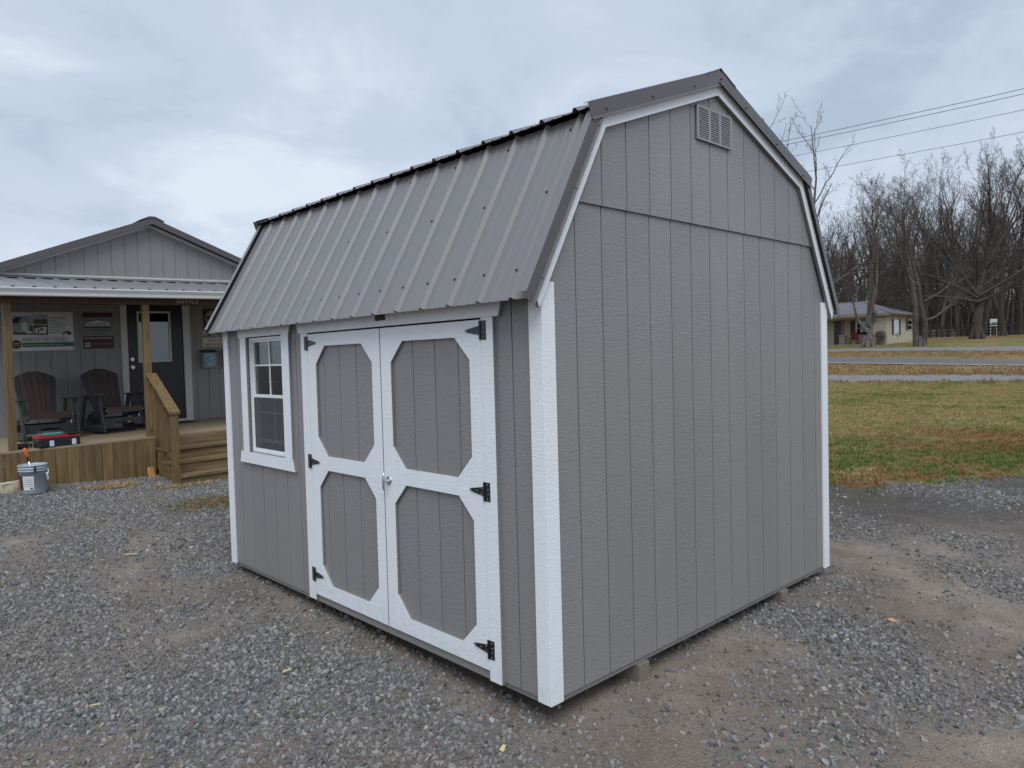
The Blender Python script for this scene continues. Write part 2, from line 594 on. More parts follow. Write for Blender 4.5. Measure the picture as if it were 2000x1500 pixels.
dirt = mix(nt, mth(nt, 'MULTIPLY', at_d.outputs['Fac'], 0.8), dirt, (0.055, 0.050, 0.048))
lot = mix(nt, gfac, dirt, grit_shaded)
at_m = node(nt, 'ShaderNodeAttribute', _attribute_name='moss')
mossf = mth(nt, 'MULTIPLY', at_m.outputs['Fac'], ramp(nt, mth(nt, 'ADD', mth(nt, 'MULTIPLY', n_fin.outputs[0], 0.5), mth(nt, 'MULTIPLY', n_mid.outputs[0], 0.5)), [(0.42, 0.0), (0.56, 0.9)]))
lot = mix(nt, mossf, lot, (0.085, 0.085, 0.022))
# lawn
mpl = node(nt, 'ShaderNodeMapping', Vector=P, Scale=(1.0, 1.0, 1.0))
l1 = node(nt, 'ShaderNodeTexNoise', Vector=mpl.outputs[0], Scale=0.22, Detail=5.0, Roughness=0.62)
l2 = node(nt, 'ShaderNodeTexNoise', Vector=P, Scale=1.4, Detail=5.0, Roughness=0.65)
l3 = node(nt, 'ShaderNodeTexNoise', Vector=P, Scale=22.0, Detail=4.0, Roughness=0.7)
lm = mth(nt, 'ADD', mth(nt, 'MULTIPLY', l1.outputs[0], 0.55), mth(nt, 'MULTIPLY', l2.outputs[0], 0.45))
grass_c = ramp(nt, lm, [(0.36, (0.115, 0.125, 0.034)), (0.46, (0.205, 0.185, 0.064)), (0.55, (0.30, 0.235, 0.105)), (0.66, (0.245, 0.155, 0.078))])
grass_c = mix(nt, mth(nt, 'MULTIPLY', l3.outputs[0], 0.5), grass_c, (0.12, 0.10, 0.045))
at_r = node(nt, 'ShaderNodeAttribute', _attribute_name='russet')
grass_c = mix(nt, mth(nt, 'MULTIPLY', at_r.outputs['Fac'], ramp(nt, l2.outputs[0], [(0.38, 0.0), (0.6, 0.85)])), grass_c, (0.20, 0.085, 0.045))
at_g = node(nt, 'ShaderNodeAttribute', _attribute_name='green')
grass_c = mix(nt, mth(nt, 'MULTIPLY', at_g.outputs['Fac'], ramp(nt, l2.outputs[0], [(0.40, 0.75), (0.62, 0.0)])), grass_c, (0.070, 0.105, 0.022))
at_l = node(nt, 'ShaderNodeAttribute', _attribute_name='lawn')
lf = mth(nt, 'ADD', at_l.outputs['Fac'], mth(nt, 'MULTIPLY', mth(nt, 'SUBTRACT', n_mid.outputs[0], 0.5), 0.8))
lf = ramp(nt, lf, [(0.40, 0.0), (0.60, 1.0)])
lf = mth(nt, 'MULTIPLY', lf, ramp(nt, at_l.outputs['Fac'], [(0.0, 0.0), (0.12, 1.0)]))
col = mix(nt, lf, lot, grass_c)
nt.links.new(col, b.inputs['Base Color'])
hgt = mth(nt, 'ADD', mth(nt, 'MULTIPLY', n_fin.outputs[0], 0.7), mth(nt, 'MULTIPLY', v_grit.outputs['Distance'], 0.6))
bp = node(nt, 'ShaderNodeBump', Strength=0.9, Distance=0.012, Height=hgt)
nt.links.new(bp.outputs[0], b.inputs['Normal'])
MATS['ground'] = gm


def blob(x, y, cx, cy, rx, ry):
    return np.clip(1.3 - ((x - cx) / rx) ** 2 - ((y - cy) / ry) ** 2, 0, 1)


def stone_amt(x, y):
    near = (x > -6) & (x < 13) & (y > -5) & (y < 11)
    n = np.zeros_like(x)
    n[near] = vnoise(x[near], y[near], 0.75, 9.3, 4) + 0.5 * vnoise(x[near], y[near], 2.2, 4.1, 3)
    left = smooth(0.55, -0.6, x - y * 0.55 + 0.3)
    a = np.where(left > 0.5, 0.78 + 1.0 * n, 0.78 + 1.0 * n)
    r = 0.52 + 1.0 * n
    # bare tyre-worn soil in front of the gable end
    worn = np.clip(1.25 - np.abs((x * 0.80 - y * -0.60) * 0 + (y + 1.75 + 0.10 * (x - 2))) / 0.75, 0, 1) * smooth(-0.4, 0.8, x)
    r = r - 0.42 * worn
    a = a * left + r * (1 - left)
    under = smooth(0.25, 0.0, np.maximum(np.maximum(-x, x - 3.1), np.maximum(-y, y - 3.7)))
    a = a * (1 - 0.35 * under)
    return np.clip(np.where(near, a, 0.7), 0.03, 1.0)


damp = lambda x, y: smooth(6.0, 7.4, (x + 2.41) * 0.686 + (y + 2.34) * 0.726) * smooth(3.4, 4.6, x)
moss = lambda x, y: np.maximum(blob(x, y, 0.95, 6.3, 0.75, 0.6), 0.55 * blob(x, y, 5.8, 1.2, 0.8, 0.8))
russ = lambda x, y: np.maximum(blob(x, y, 11.8, 0.9, 1.6, 1.8), np.maximum(smooth(14.5, 11, (x + 2.41) * 0.686 + (y + 2.34) * 0.726), np.clip(smooth(51, 53, x + 2.41) * smooth(57, 55, x + 2.41) + smooth(66, 72, x + 2.41) * 0.9, 0, 1)))
grn = lambda x, y: np.clip(smooth(13.5, 10.5, (x + 2.41) * 0.686 + (y + 2.34) * 0.726) + 0.8 * smooth(27, 30, x + 2.41) * smooth(34, 31, x + 2.41) + 0.7 * smooth(58, 60, x + 2.41) * smooth(69, 65, x + 2.41), 0, 1)
gme = grid_mesh('ground', gx, gy, ground_h, dict(damp=damp, lawn=lawn_mask, stone=stone_amt, moss=moss, russet=russ, green=grn))
gme.materials.append(gm)
ground = bpy.data.objects.new('ground', gme)
COL.objects.link(ground)
ground.data.shade_smooth()
tag(ground, 'gravel lot running into a patchy winter lawn', None, None, 'structure')


def strip(name, x0, x1, m, label, lift, wob=0.0, ys=None):
    ys = np.arange(-60, 90, 1.0) if ys is None else ys
    xs = np.linspace(0, 1, 7)
    T, Y = np.meshgrid(xs, ys)
    e0 = x0 + wob * np.array([mnoise.noise(Vector((y * 0.35, x0, 0))) for y in ys])[:, None]
    e1 = x1 + wob * np.array([mnoise.noise(Vector((y * 0.35, x1, 5))) for y in ys])[:, None]
    X = e0 + (e1 - e0) * T - 2.41
    Z = ground_z(X, Y) + lift
    me = bpy.data.meshes.new(name)
    n = len(xs)
    idx = np.arange(n * len(ys)).reshape(len(ys), n)
    q = np.stack([idx[:-1, :-1], idx[:-1, 1:], idx[1:, 1:], idx[1:, :-1]], -1).reshape(-1, 4)
    me.from_pydata(np.stack([X, Y, Z], -1).reshape(-1, 3).tolist(), [], q.tolist())
    me.materials.append(MATS[m])
    o = bpy.data.objects.new(name, me)
    COL.objects.link(o)
    return tag(o, label, None, None, 'structure')


mat('lane_gravel', (0.255, 0.247, 0.238), 0.95, var=0.6, vscale=1.2, second=(0.165, 0.165, 0.168), bump=((20, 20, 20), 0.8, 0.03))
mat('asphalt', (0.115, 0.110, 0.108), 0.8, var=0.5, vscale=0.6, stretch=(1, 0.15, 1), second=(0.125, 0.12, 0.125))
mat('drive_grey', (0.185, 0.18, 0.18), 0.9, var=0.5, vscale=0.8, second=(0.17, 0.165, 0.16))
mat('dead_verge', (0.235, 0.155, 0.082), 0.95, var=0.9, vscale=1.1, second=(0.13, 0.08, 0.042), stretch=(1.5, 0.5, 1))
mat('tan_verge', (0.25, 0.175, 0.09), 0.95, var=0.9, vscale=1.1, second=(0.15, 0.125, 0.05), stretch=(1.5, 0.3, 1))
mat('line_white', (0.74, 0.73, 0.70), 0.7, var=0.5, vscale=2)
strip('gravel_lane', 31, 36, 'lane_gravel', 'pale gravel lane beyond the lawn', 0.03, 0.5)
strip('near_verge', 37.3, 43.2, 'tan_verge', 'tan dead grass verge before the road', 0.03, 0.6)
strip('road', 43.6, 51, 'asphalt', 'grey asphalt road across the lawn', 0.055)
strip('road_edge_line', 44.05, 44.27, 'line_white', 'white painted edge line of the road', 0.062)
strip('far_verge', 51.3, 55.2, 'dead_verge', 'brown dead grass bank beyond the road', 0.035, 0.5)
strip('driveway', 55.4, 59, 'drive_grey', 'grey driveway before the cream house', 0.05, 0.25)

# ------------------------------------------------------------------ scattered stones and grass (geometry nodes)
def visible(x, y, margin=0.12):
    dx, dy = x + 2.412, y + 2.341
    d = dx * 0.686 + dy * 0.727
    r = dx * 0.727 - dy * 0.686
    return (d > 2.2) & (np.abs(r) < d * (0.707 + margin) + 0.4)


def not_built(x, y):
    shed = (x > 0.12) & (x < 2.95) & (y > 0.12) & (y < 3.55)
    porch = (x > -0.75) & (y > 8.62)
    steps = (x > 1.0) & (x < 2.6) & (y > 7.9)
    return ~(shed | porch | steps)


def rock_mat(name, stops):
    m = bpy.data.materials.new(name)
    m.use_nodes = True
    nt = m.node_tree
    b = nt.nodes['Principled BSDF']
    b.inputs['Roughness'].default_value = 0.82
    b.inputs['Specular IOR Level'].default_value = 0.3
    oi = node(nt, 'ShaderNodeObjectInfo')
    c = ramp(nt, oi.outputs['Random'], stops)
    g = node(nt, 'ShaderNodeNewGeometry')
    nn = node(nt, 'ShaderNodeTexNoise', Vector=g.outputs['Position'], Scale=160.0, Detail=2.0)
    c = mix(nt, mth(nt, 'MULTIPLY', nn.outputs[0], 0.5), c, (0.10, 0.10, 0.10))
    big = node(nt, 'ShaderNodeTexNoise', Vector=g.outputs['Position'], Scale=1.1, Detail=3.0)
    c = mix(nt, ramp(nt, big.outputs[0], [(0.42, 0.0), (0.70, 0.5)]), c, (0.22, 0.18, 0.14))
    nt.links.new(c, b.inputs['Base Color'])
    MATS[name] = m
    return m


rock_mat('gravel_stone', [(0.0, (0.080, 0.078, 0.078)), (0.28, (0.150, 0.147, 0.148)), (0.58, (0.240, 0.237, 0.239)), (0.80, (0.345, 0.341, 0.342)), (0.90, (0.31, 0.27, 0.22)), (1.0, (0.48, 0.47, 0.45))])


def gn_new(o, name):
    ng = bpy.data.node_groups.new(name, 'GeometryNodeTree')
    ng.interface.new_socket('Geometry', in_out='INPUT', socket_type='NodeSocketGeometry')
    ng.interface.new_socket('Geometry', in_out='OUTPUT', socket_type='NodeSocketGeometry')
    md = o.modifiers.new('scatter', 'NODES')
    md.node_group = ng
    gi = ng.nodes.new('NodeGroupInput')
    go = ng.nodes.new('NodeGroupOutput')
    return ng, gi, go


def gnode(ng, kind, links=(), **props):
    n = ng.nodes.new(kind)
    for k, v in props.items():
        setattr(n, k, v)
    for sock, v in links:
        s = n.inputs[sock]
        if hasattr(v, 'is_output'):
            ng.links.new(v, s)
        else:
            s.default_value = v
    return n


def gmath(ng, op, a, b):
    return gnode(ng, 'ShaderNodeMath', ((0, a), (1, b)), operation=op).outputs[0]


def rock_instances(ng, m, nvar=5, squash=0.62, subd=2):
    jn = ng.nodes.new('GeometryNodeJoinGeometry')
    for k in range(nvar):
        ico = gnode(ng, 'GeometryNodeMeshIcoSphere', (('Radius', 1.0), ('Subdivisions', subd)))
        pos = ng.nodes.new('GeometryNodeInputPosition')
        vm = gnode(ng, 'ShaderNodeVectorMath', ((0, pos.outputs[0]), (1, (k * 7.3, k * 3.1, k * 1.7))), operation='ADD')
        nz = gnode(ng, 'ShaderNodeTexNoise', (('Vector', vm.outputs[0]), ('Scale', 0.85), ('Detail', 1.0)))
        sub = gnode(ng, 'ShaderNodeVectorMath', ((0, nz.outputs['Color']), (1, (0.5, 0.5, 0.5))), operation='SUBTRACT')
        scl = gnode(ng, 'ShaderNodeVectorMath', ((0, sub.outputs[0]),), operation='SCALE')
        scl.inputs['Scale'].default_value = 2.1
        sp = gnode(ng, 'GeometryNodeSetPosition', (('Geometry', ico.outputs[0]), ('Offset', scl.outputs[0])))
        tr = gnode(ng, 'GeometryNodeTransform', (('Geometry', sp.outputs[0]), ('Scale', (1.0, 0.72 + 0.05 * k, squash - 0.04 * k))))
        sm = gnode(ng, 'GeometryNodeSetMaterial', (('Geometry', tr.outputs[0]), ('Material', MATS[m])))
        sh = gnode(ng, 'GeometryNodeSetShadeSmooth', (('Geometry', sm.outputs[0]), ('Shade Smooth', False)))
        gi = gnode(ng, 'GeometryNodeGeometryToInstance', (('Geometry', sh.outputs[0]),))
        ng.links.new(gi.outputs[0], jn.inputs[0])
    return jn.outputs[0]


def scatter(o, inst_fn, density, smin, smax, power, seed, tilt=math.pi, attr='dens'):
    ng, gi, go = gn_new(o, o.name + '_scatter')
    na = gnode(ng, 'GeometryNodeInputNamedAttribute', (('Name', attr),), data_type='FLOAT')
    den = gmath(ng, 'MULTIPLY', na.outputs[0], float(density))
    dp = gnode(ng, 'GeometryNodeDistributePointsOnFaces', (('Mesh', gi.outputs[0]), ('Density', den), ('Seed', seed)), distribute_method='RANDOM')
    rv = gnode(ng, 'FunctionNodeRandomValue', ((0, (-tilt, -tilt, -math.pi)), (1, (tilt, tilt, math.pi)), ('Seed', seed + 1)), data_type='FLOAT_VECTOR')
    rs = gnode(ng, 'FunctionNodeRandomValue', ((2, 0.0), (3, 1.0), ('Seed', seed + 2)), data_type='FLOAT')
    pw = gmath(ng, 'POWER', rs.outputs[1], float(power))
    sc_ = gmath(ng, 'ADD', gmath(ng, 'MULTIPLY', pw, float(smax - smin)), float(smin))
    ip = gnode(ng, 'GeometryNodeInstanceOnPoints', (('Points', dp.outputs['Points']), ('Instance', inst_fn(ng)), ('Pick Instance', True), ('Rotation', rv.outputs[0]), ('Scale', sc_)))
    ng.links.new(ip.outputs[0], go.inputs[0])


ex_ = np.arange(-5.5, 10.5, 0.125)
ey_ = np.arange(-4.2, 10.0, 0.125)


def dens_fn(x, y):
    s = stone_amt(x, y)
    lw = lawn_mask(x, y)
    d = (x + 2.412) * 0.686 + (y + 2.341) * 0.727
    return np.clip((s - 0.02) ** 1.35, 0.015, 1) * (1 - 0.35 * damp(x, y)) * (1 - 0.6 * blob(x, y, 0.95, 6.3, 0.75, 0.6)) * np.clip(1 - 1.25 * lw, 0.01, 1) * np.clip(1.1 - 0.035 * np.clip(d - 6, 0, 20), 0.4, 1.1)


em = grid_mesh('gravel', ex_, ey_, lambda x, y: ground_h(x, y) + 0.001, dict(dens=dens_fn), keep=lambda x, y: visible(x, y) & not_built(x, y))
em.materials.append(MATS['gravel_stone'])
gravel = bpy.data.objects.new('gravel', em)
COL.objects.link(gravel)
scatter(gravel, lambda ng: rock_instances(ng, 'gravel_stone'), 4300, 0.0036, 0.0190, 2.3, 3)
tag(gravel, 'loose grey crushed stone gravel spread over the lot', 'gravel', None, 'stuff')


fm = grid_mesh('gravel_fines', np.arange(-5, 8.5, 0.25), np.arange(-4.2, 8.5, 0.25), lambda x, y: ground_h(x, y) + 0.0005,
               dict(dens=lambda x, y: np.clip(0.45 + 0.5 * stone_amt(x, y), 0, 1) * np.clip(1 - lawn_mask(x, y), 0, 1)),
               keep=lambda x, y: visible(x, y, 0.05) & not_built(x, y) & (((x + 2.412) * 0.686 + (y + 2.341) * 0.727) < 9.0))
fm.materials.append(MATS['gravel_stone'])
fines = bpy.data.objects.new('gravel_fines', fm)
COL.objects.link(fines)
scatter(fines, lambda ng: rock_instances(ng, 'gravel_stone', 3, 0.7, 1), 5600, 0.0017, 0.0046, 1.6, 13)
tag(fines, 'small stone chips and grit between the gravel', 'gravel', None, 'stuff')


def blade_mesh(name, m, nb, h, spread, lean, wid, seed):
    rnd = random.Random(seed)
    mb = MB()
    for _ in range(nb):
        a, r = rnd.uniform(0, 6.283), spread * math.sqrt(rnd.random())
        px, py = r * math.cos(a), r * math.sin(a)
        t = rnd.uniform(0, 6.283)
        hh = h * rnd.uniform(0.5, 1.15)
        lx, ly = lean * hh * rnd.uniform(0.2, 1) * math.cos(t), lean * hh * rnd.uniform(0.2, 1) * math.sin(t)
        wx, wy = -math.sin(t) * wid, math.cos(t) * wid
        p0, p1 = (px - wx, py - wy, -0.004), (px + wx, py + wy, -0.004)
        q0, q1 = (px + lx * .35 - wx * .7, py + ly * .35 - wy * .7, hh * .6), (px + lx * .35 + wx * .7, py + ly * .35 + wy * .7, hh * .6)
        mb.poly([p0, p1, q1, q0])
        mb.poly([q0, q1, (px + lx, py + ly, hh)])
    return bpy.data.objects.new(name, mb.mesh(name, m))


gmat = bpy.data.materials.new('grass_blade')
gmat.use_nodes = True
nt = gmat.node_tree
b = nt.nodes['Principled BSDF']
b.inputs['Roughness'].default_value = 0.75
b.inputs['Specular IOR Level'].default_value = 0.2
oi = node(nt, 'ShaderNodeObjectInfo')
geo = node(nt, 'ShaderNodeNewGeometry')
l1 = node(nt, 'ShaderNodeTexNoise', Vector=oi.outputs['Location'], Scale=0.22, Detail=5.0, Roughness=0.62)
l2 = node(nt, 'ShaderNodeTexNoise', Vector=oi.outputs['Location'], Scale=1.4, Detail=5.0, Roughness=0.65)
lm = mth(nt, 'ADD', mth(nt, 'MULTIPLY', l1.outputs[0], 0.55), mth(nt, 'MULTIPLY', l2.outputs[0], 0.45))
lm = mth(nt, 'ADD', lm, mth(nt, 'MULTIPLY', mth(nt, 'SUBTRACT', oi.outputs['Random'], 0.5), 0.16))
sepx = node(nt, 'ShaderNodeSeparateXYZ', Vector=oi.outputs['Location'])
dd = mth(nt, 'ADD', mth(nt, 'MULTIPLY', sepx.outputs[0], 0.686), mth(nt, 'MULTIPLY', sepx.outputs[1], 0.726))
grc = ramp(nt, lm, [(0.36, (0.125, 0.155, 0.036)), (0.45, (0.245, 0.225, 0.076)), (0.54, (0.39, 0.315, 0.145)), (0.66, (0.31, 0.195, 0.095))])
edge = ramp(nt, lm, [(0.44, (0.075, 0.130, 0.022)), (0.51, (0.125, 0.165, 0.036)), (0.555, (0.30, 0.185, 0.085)), (0.63, (0.26, 0.115, 0.055))])
ef = mth(nt, 'MULTIPLY_ADD', dd, -0.28, 2.75, clamp=True)
grc = mix(nt, ef, grc, edge)
rdx = mth(nt, 'MULTIPLY', mth(nt, 'ADD', sepx.outputs[0], -11.8), 0.62)
rdy = mth(nt, 'MULTIPLY', mth(nt, 'ADD', sepx.outputs[1], -0.9), 0.55)
rd = mth(nt, 'ADD', mth(nt, 'MULTIPLY', rdx, rdx), mth(nt, 'MULTIPLY', rdy, rdy))
rdf = mth(nt, 'ADD', mth(nt, 'MULTIPLY_ADD', rd, -0.55, 0.85), mth(nt, 'MULTIPLY', mth(nt, 'SUBTRACT', l2.outputs[0], 0.5), 3.0), clamp=True)
grc = mix(nt, mth(nt, 'MULTIPLY', rdf, 0.75), grc, (0.25, 0.095, 0.05))
nt.links.new(grc, b.inputs['Base Color'])
MATS['grass_blade'] = gmat
clump = blade_mesh('grass_clump', 'grass_blade', 26, 0.05, 0.085, 1.0, 0.0035, 1)
straw_clump = blade_mesh('straw_clump', 'straw', 14, 0.022, 0.06, 3.5, 0.0022, 2)


def obj_inst(ob):
    def f(ng):
        n = gnode(ng, 'GeometryNodeObjectInfo', (('Object', ob), ('As Instance', True)))
        return n.outputs['Geometry']
    return f


lx_ = np.concatenate([np.arange(4.5, 14, 0.2), np.arange(14, 35, 0.6)])
ly_ = np.arange(-6, 26, 0.4)


def lawn_dens(x, y):
    lw = lawn_mask(x, y)
    d = (x + 2.412) * 0.686 + (y + 2.341) * 0.727
    n = vnoise(x, y, 0.9, 12.0, 3)
    return np.clip(lw * 1.3 - 0.25, 0, 1) * np.where(d < 14, np.clip(0.75 + 1.0 * n, 0.12, 1), 1) * np.clip(1.15 - 0.028 * (d - 9), 0.42, 1.1)


lme = grid_mesh('lawn_grass', lx_, ly_, lambda x, y: ground_h(x, y), dict(dens=lawn_dens),
                keep=lambda x, y: visible(x, y, 0.1) & ((x + 2.41) < 30.9) & (((x + 2.41) * 0.727 - (y + 2.34) * 0.686) > 0.30 * ((x + 2.41) * 0.686 + (y + 2.34) * 0.727)))
lme.materials.append(gmat)
lawn = bpy.data.objects.new('lawn_grass', lme)
COL.objects.link(lawn)
scatter(lawn, obj_inst(clump), 130, 0.6, 1.3, 1.0, 21, tilt=0.15)
tag(lawn, 'short patchy green and tan winter grass', 'grass', None, 'stuff')


# rough grass along the lane, the road and the far bank
vx_ = np.concatenate([np.arange(27, 34.5, 0.8), np.arange(34.5, 60, 0.8)])
vy_ = np.arange(2, 34, 0.8)


def verge_dens(x, y):
    X = x + 2.41
    a = smooth(35.2, 36.2, X) * smooth(43.4, 42.6, X) + smooth(50.6, 51.6, X) * smooth(55.6, 54.6, X) + 0.8 * smooth(29.5, 30.5, X) * smooth(31.6, 30.8, X)
    return np.clip(a * (0.55 + 0.8 * vnoise(x, y, 0.5, 8.0, 3)), 0, 1)


vme = grid_mesh('verge_grass', vx_, vy_, lambda x, y: ground_z(x, y) + 0.03, dict(dens=verge_dens),
                keep=lambda x, y: visible(x, y, 0.05) & (((x + 2.41) * 0.727 - (y + 2.34) * 0.686) > 0.36 * ((x + 2.41) * 0.686 + (y + 2.34) * 0.727)))
vme.materials.append(gmat)
verge = bpy.data.objects.new('verge_grass', vme)
COL.objects.link(verge)
vmat = gmat.copy()
vmat.name = 'verge_blade'
MATS['verge_blade'] = vmat
for e, c in zip([n for n in vmat.node_tree.nodes if n.type == 'VALTORGB'][0].color_ramp.elements, ((0.17, 0.15, 0.05), (0.30, 0.205, 0.095), (0.36, 0.235, 0.115), (0.24, 0.14, 0.07))):
    e.color = (*c, 1)
clump2 = blade_mesh('verge_clump', 'verge_blade', 26, 0.05, 0.085, 1.0, 0.0035, 7)
scatter(verge, obj_inst(clump2), 16, 1.6, 3.4, 1.5, 61, tilt=0.15)
tag(verge, 'rough tan grass tufts along the lane and the road', 'grass', None, 'stuff')
# ------------------------------------------------------------------ the shed
W, L = 3.087, 3.707                       # outer faces of the corner boards
G = 0.2032                                # groove spacing of the siding
XM = W / 2
EAVE = Vector((-0.115, 1.905))            # lower edge of the steep roof sheet, in x-z
LD = Vector((0.485, 0.875)).normalized()  # steep slope direction
BRK_T = 1.075                             # length of the steep sheet
UE = Vector((0.352, 2.855))               # lower edge of the upper sheet
PEAK = Vector((XM, 3.300))
UD = (PEAK - UE).normalized()
LN = Vector((-LD.y, LD.x))
UN = Vector((-UD.y, UD.x))
shed = thing('garden_shed', 'grey gambrel-roofed storage shed with white trim standing on the gravel', 'shed', (XM, L / 2, -0.11))


def roof_x(z):      # x of the underside of the steep sheet at height z
    t = (z - EAVE.y) / LD.y
    return EAVE.x + LD.x * t


# outline of the gable below the sheets
GAB = []
e0 = EAVE - LN * 0.012
lo_n, lo_c = LN, LN.dot(e0)
u0 = UE - UN * 0.012
up_n, up_c = UN, UN.dot(u0)


def gable_clip(poly):
    for n, c in ((lo_n, lo_c), (up_n, up_c)):
        poly = clip(poly, n.x, n.y, c)
        poly = clip(poly, -n.x, n.y, c - n.x * W)
    return poly


def gable_wall(y_in, y_out, near):
    base = gable_clip([(0.03, -0.012), (W - 0.03, -0.012), (W - 0.03, 3.5), (0.03, 3.5)])
    wall = MB().prism([(x, y_in, z) for x, z in base], (0, (y_out - y_in), 0)).build('gable_wall', 'groove', shed)
    if not near:
        return wall
    bounds = [0.022] + [0.0552 + G * i for i in range(0, 15)] + [W - 0.022]
    bounds = [b for i, b in enumerate(bounds) if i == 0 or b - bounds[i - 1] > 0.05]
    SEAM = 2.3965
    for a, b_ in zip(bounds[:-1], bounds[1:]):
        for z0, z1, pro in ((0.0, SEAM + 0.012, 0.0), (SEAM - 0.006, 3.6, 0.011)):
            q = gable_clip([(a + 0.0034, z0), (b_ - 0.0034, z0), (b_ - 0.0034, z1), (a + 0.0034, z1)])
            if len(q) >= 3:
                MB().prism([(x, y_out, z) for x, z in q], (0, -0.0065 - pro, 0)).build('siding_board', 'siding', wall, bevel=0.0012)
    MB().prism([(roof_x(SEAM) + 0.09, 0.012, SEAM - 0.006), (W - roof_x(SEAM) - 0.09, 0.012, SEAM - 0.006), (W - roof_x(SEAM) - 0.09, 0.012, SEAM + 0.004), (roof_x(SEAM) + 0.09, 0.012, SEAM + 0.004)], (0, -0.0065, 0)).build('drip_flashing', 'flash_metal', wall)
    return wall


gable_wall(0.040, 0.0215, True)
gable_wall(L - 0.040, L - 0.0215, False)

# door side wall, with the openings for window and doors left free
WY0, WY1, WZ0, WZ1 = 2.637, 3.252, 0.950, 1.853
DY0, DY1, DZ0, DZ1 = 0.424, 2.240, 0.038, 1.842
ztop = 2.10
mb = MB()
for y0, y1, z0, z1 in ((0.0415, DY0 - .03, -.012, ztop), (DY0 - .03, DY1 + .03, DZ1 + .01, ztop), (DY1 + .03, WY0 - .02, -.012, ztop), (WY0 - .02, WY1 + .02, -.012, WZ0 - .01), (WY0 - .02, WY1 + .02, WZ1 + .01, ztop), (WY1 + .02, L - 0.0415, -.012, ztop)):
    mb.box(0.0215, 0.040, y0, y1, z0, z1)
door_wall = mb.build('door_wall', 'groove', shed)
gr = [0.0214 - 0.0 + 0.0] + [0.2246 + G * k for k in range(18)]
edges = [0.022] + [0.2200 + G * k for k in range(17)] + [L - 0.022]
for a, b_ in zip(edges[:-1], edges[1:]):
    a2, b2 = a + 0.0034, b_ - 0.0034
    spans = []
    for s0, s1 in ((0.0, 0.40), (2.262, 4.0)):
        lo, hi = max(a2, s0), min(b2, s1)
        if hi - lo > 0.01:
            spans.append((lo, hi))
    for lo, hi in spans:
        if hi > WY0 - 0.05 and lo < WY1 + 0.05:
            zr = [(0.0, WZ0 - 0.03), (WZ1 + 0.03, ztop)]
            if lo < WY0 - 0.05:
                MB().box(0.0150, 0.0215, lo, WY0 - 0.05, WZ0 - 0.028, WZ1 + 0.028).build('siding_board', 'siding', door_wall)
            if hi > WY1 + 0.05:
                MB().box(0.0150, 0.0215, WY1 + 0.05, hi, WZ0 - 0.028, WZ1 + 0.028).build('siding_board', 'siding', door_wall)
        else:
            zr = [(0.0, ztop)]
        for z0, z1 in zr:
            MB().box(0.0150, 0.0215, lo, hi, z0, z1).build('siding_board', 'siding', door_wall, bevel=0.0012)
MB().box(W - 0.040, W - 0.018, 0.041, L - 0.041, -0.012, ztop).build('back_wall', 'siding', shed)

# floor frame, skids
MB().box(0.028, W - 0.028, 0.028, L - 0.028, -0.030, -0.0125).build('floor_frame', 'siding', shed)
MB().box(0.042, W - 0.042, 0.042, L - 0.042, 0.02, 0.04).build('floor', 'pine', shed)
MB().box(0.010, 0.030, 0.40, 2.262, -0.014, DZ0 - 0.006).build('threshold', 'siding', shed)
for xs_ in (0.69, 2.325):
    MB().box(xs_, xs_ + 0.095, 0.006, L - 0.04, -0.165, -0.031).build('skid', 'skid', shed, bevel=0.004)
for yy in (0.7, 1.3, 1.9, 2.5, 3.1):
    MB().box(W - 0.130, W - 0.0405, yy, yy + 0.04, 0.041, 2.05).build('stud', 'pine', shed)
for yy in (2.57, 3.275):
    MB().box(0.0405, 0.130, yy, yy + 0.04, 0.041, 2.02).build('stud', 'pine', shed)
MB().box(0.1305, W - 0.131, 2.9, 2.94, 2.02, 2.11).build('loft_joist', 'pine', shed)
MB().box(0.1305, W - 0.131, 3.4, 3.44, 2.02, 2.11).build('loft_joist', 'pine', shed)

# corner boards
T = 0.089
for x0, x1, y0, y1 in ((0, 0.0148, 0.0148, T), (0, T, 0, 0.0146), (0, 0.0148, L - T, L - 0.0148), (0, T, L - 0.0146, L), (W - T, W, 0, 0.0146), (W - 0.0148, W, 0.0148, T), (W - T, W, L - 0.0146, L)):
    xx = min(x0, W - x1)
    zt = 2.06 if xx < 0.02 and (x1 - x0) < 0.02 else 1.99
    MB().box(x0, x1, y0, y1, -0.014, zt).build('corner_board', 'white_v', shed, bevel=0.002)

# roof sheets
RIB0, RIBP = 0.076, 0.2306
def rib_profile(y0, y1):
    pr = [(y0, 0.0)]
    k = -1
    while True:
        yk = RIB0 + RIBP * k
        if yk > y1 + 0.1:
            break
        for c, hw, tw, h in ((yk, 0.021, 0.0075, 0.019), (yk + RIBP / 3, 0.013, 0.006, 0.003), (yk + 2 * RIBP / 3, 0.013, 0.006, 0.003)):
            for yy, hh in ((c - hw, 0), (c - tw, h), (c + tw, h), (c + hw, 0)):
                if y0 < yy < y1:
                    pr.append((yy, hh))
        k += 1
    pr.append((y1, 0.0))
    return pr


def sheet(name, p, d, n, length, y0, y1, mir=False, par=None, m='roof_metal'):
    prof = rib_profile(y0, y1)
    mb = MB()
    f = (lambda v: (W - v[0], v[1], v[2])) if mir else (lambda v: v)
    rows = []
    for t in (0.0, length):
        for th in (0.0, -0.0012):
            rows.append([f(((p + d * t + n * (h + th)).x, y, (p + d * t + n * (h + th)).y)) for y, h in prof])
    N = len(prof)
    mb.v = [q for r in rows for q in r]
    for i in range(N - 1):
        for (r0, r1) in ((0, 2), (3, 1), (1, 0), (2, 3)):
            q = (r0 * N + i, r0 * N + i + 1, r1 * N + i + 1, r1 * N + i)
            mb.f.append(q if mir else q[::-1])
    return mb.build(name, m, par or shed)


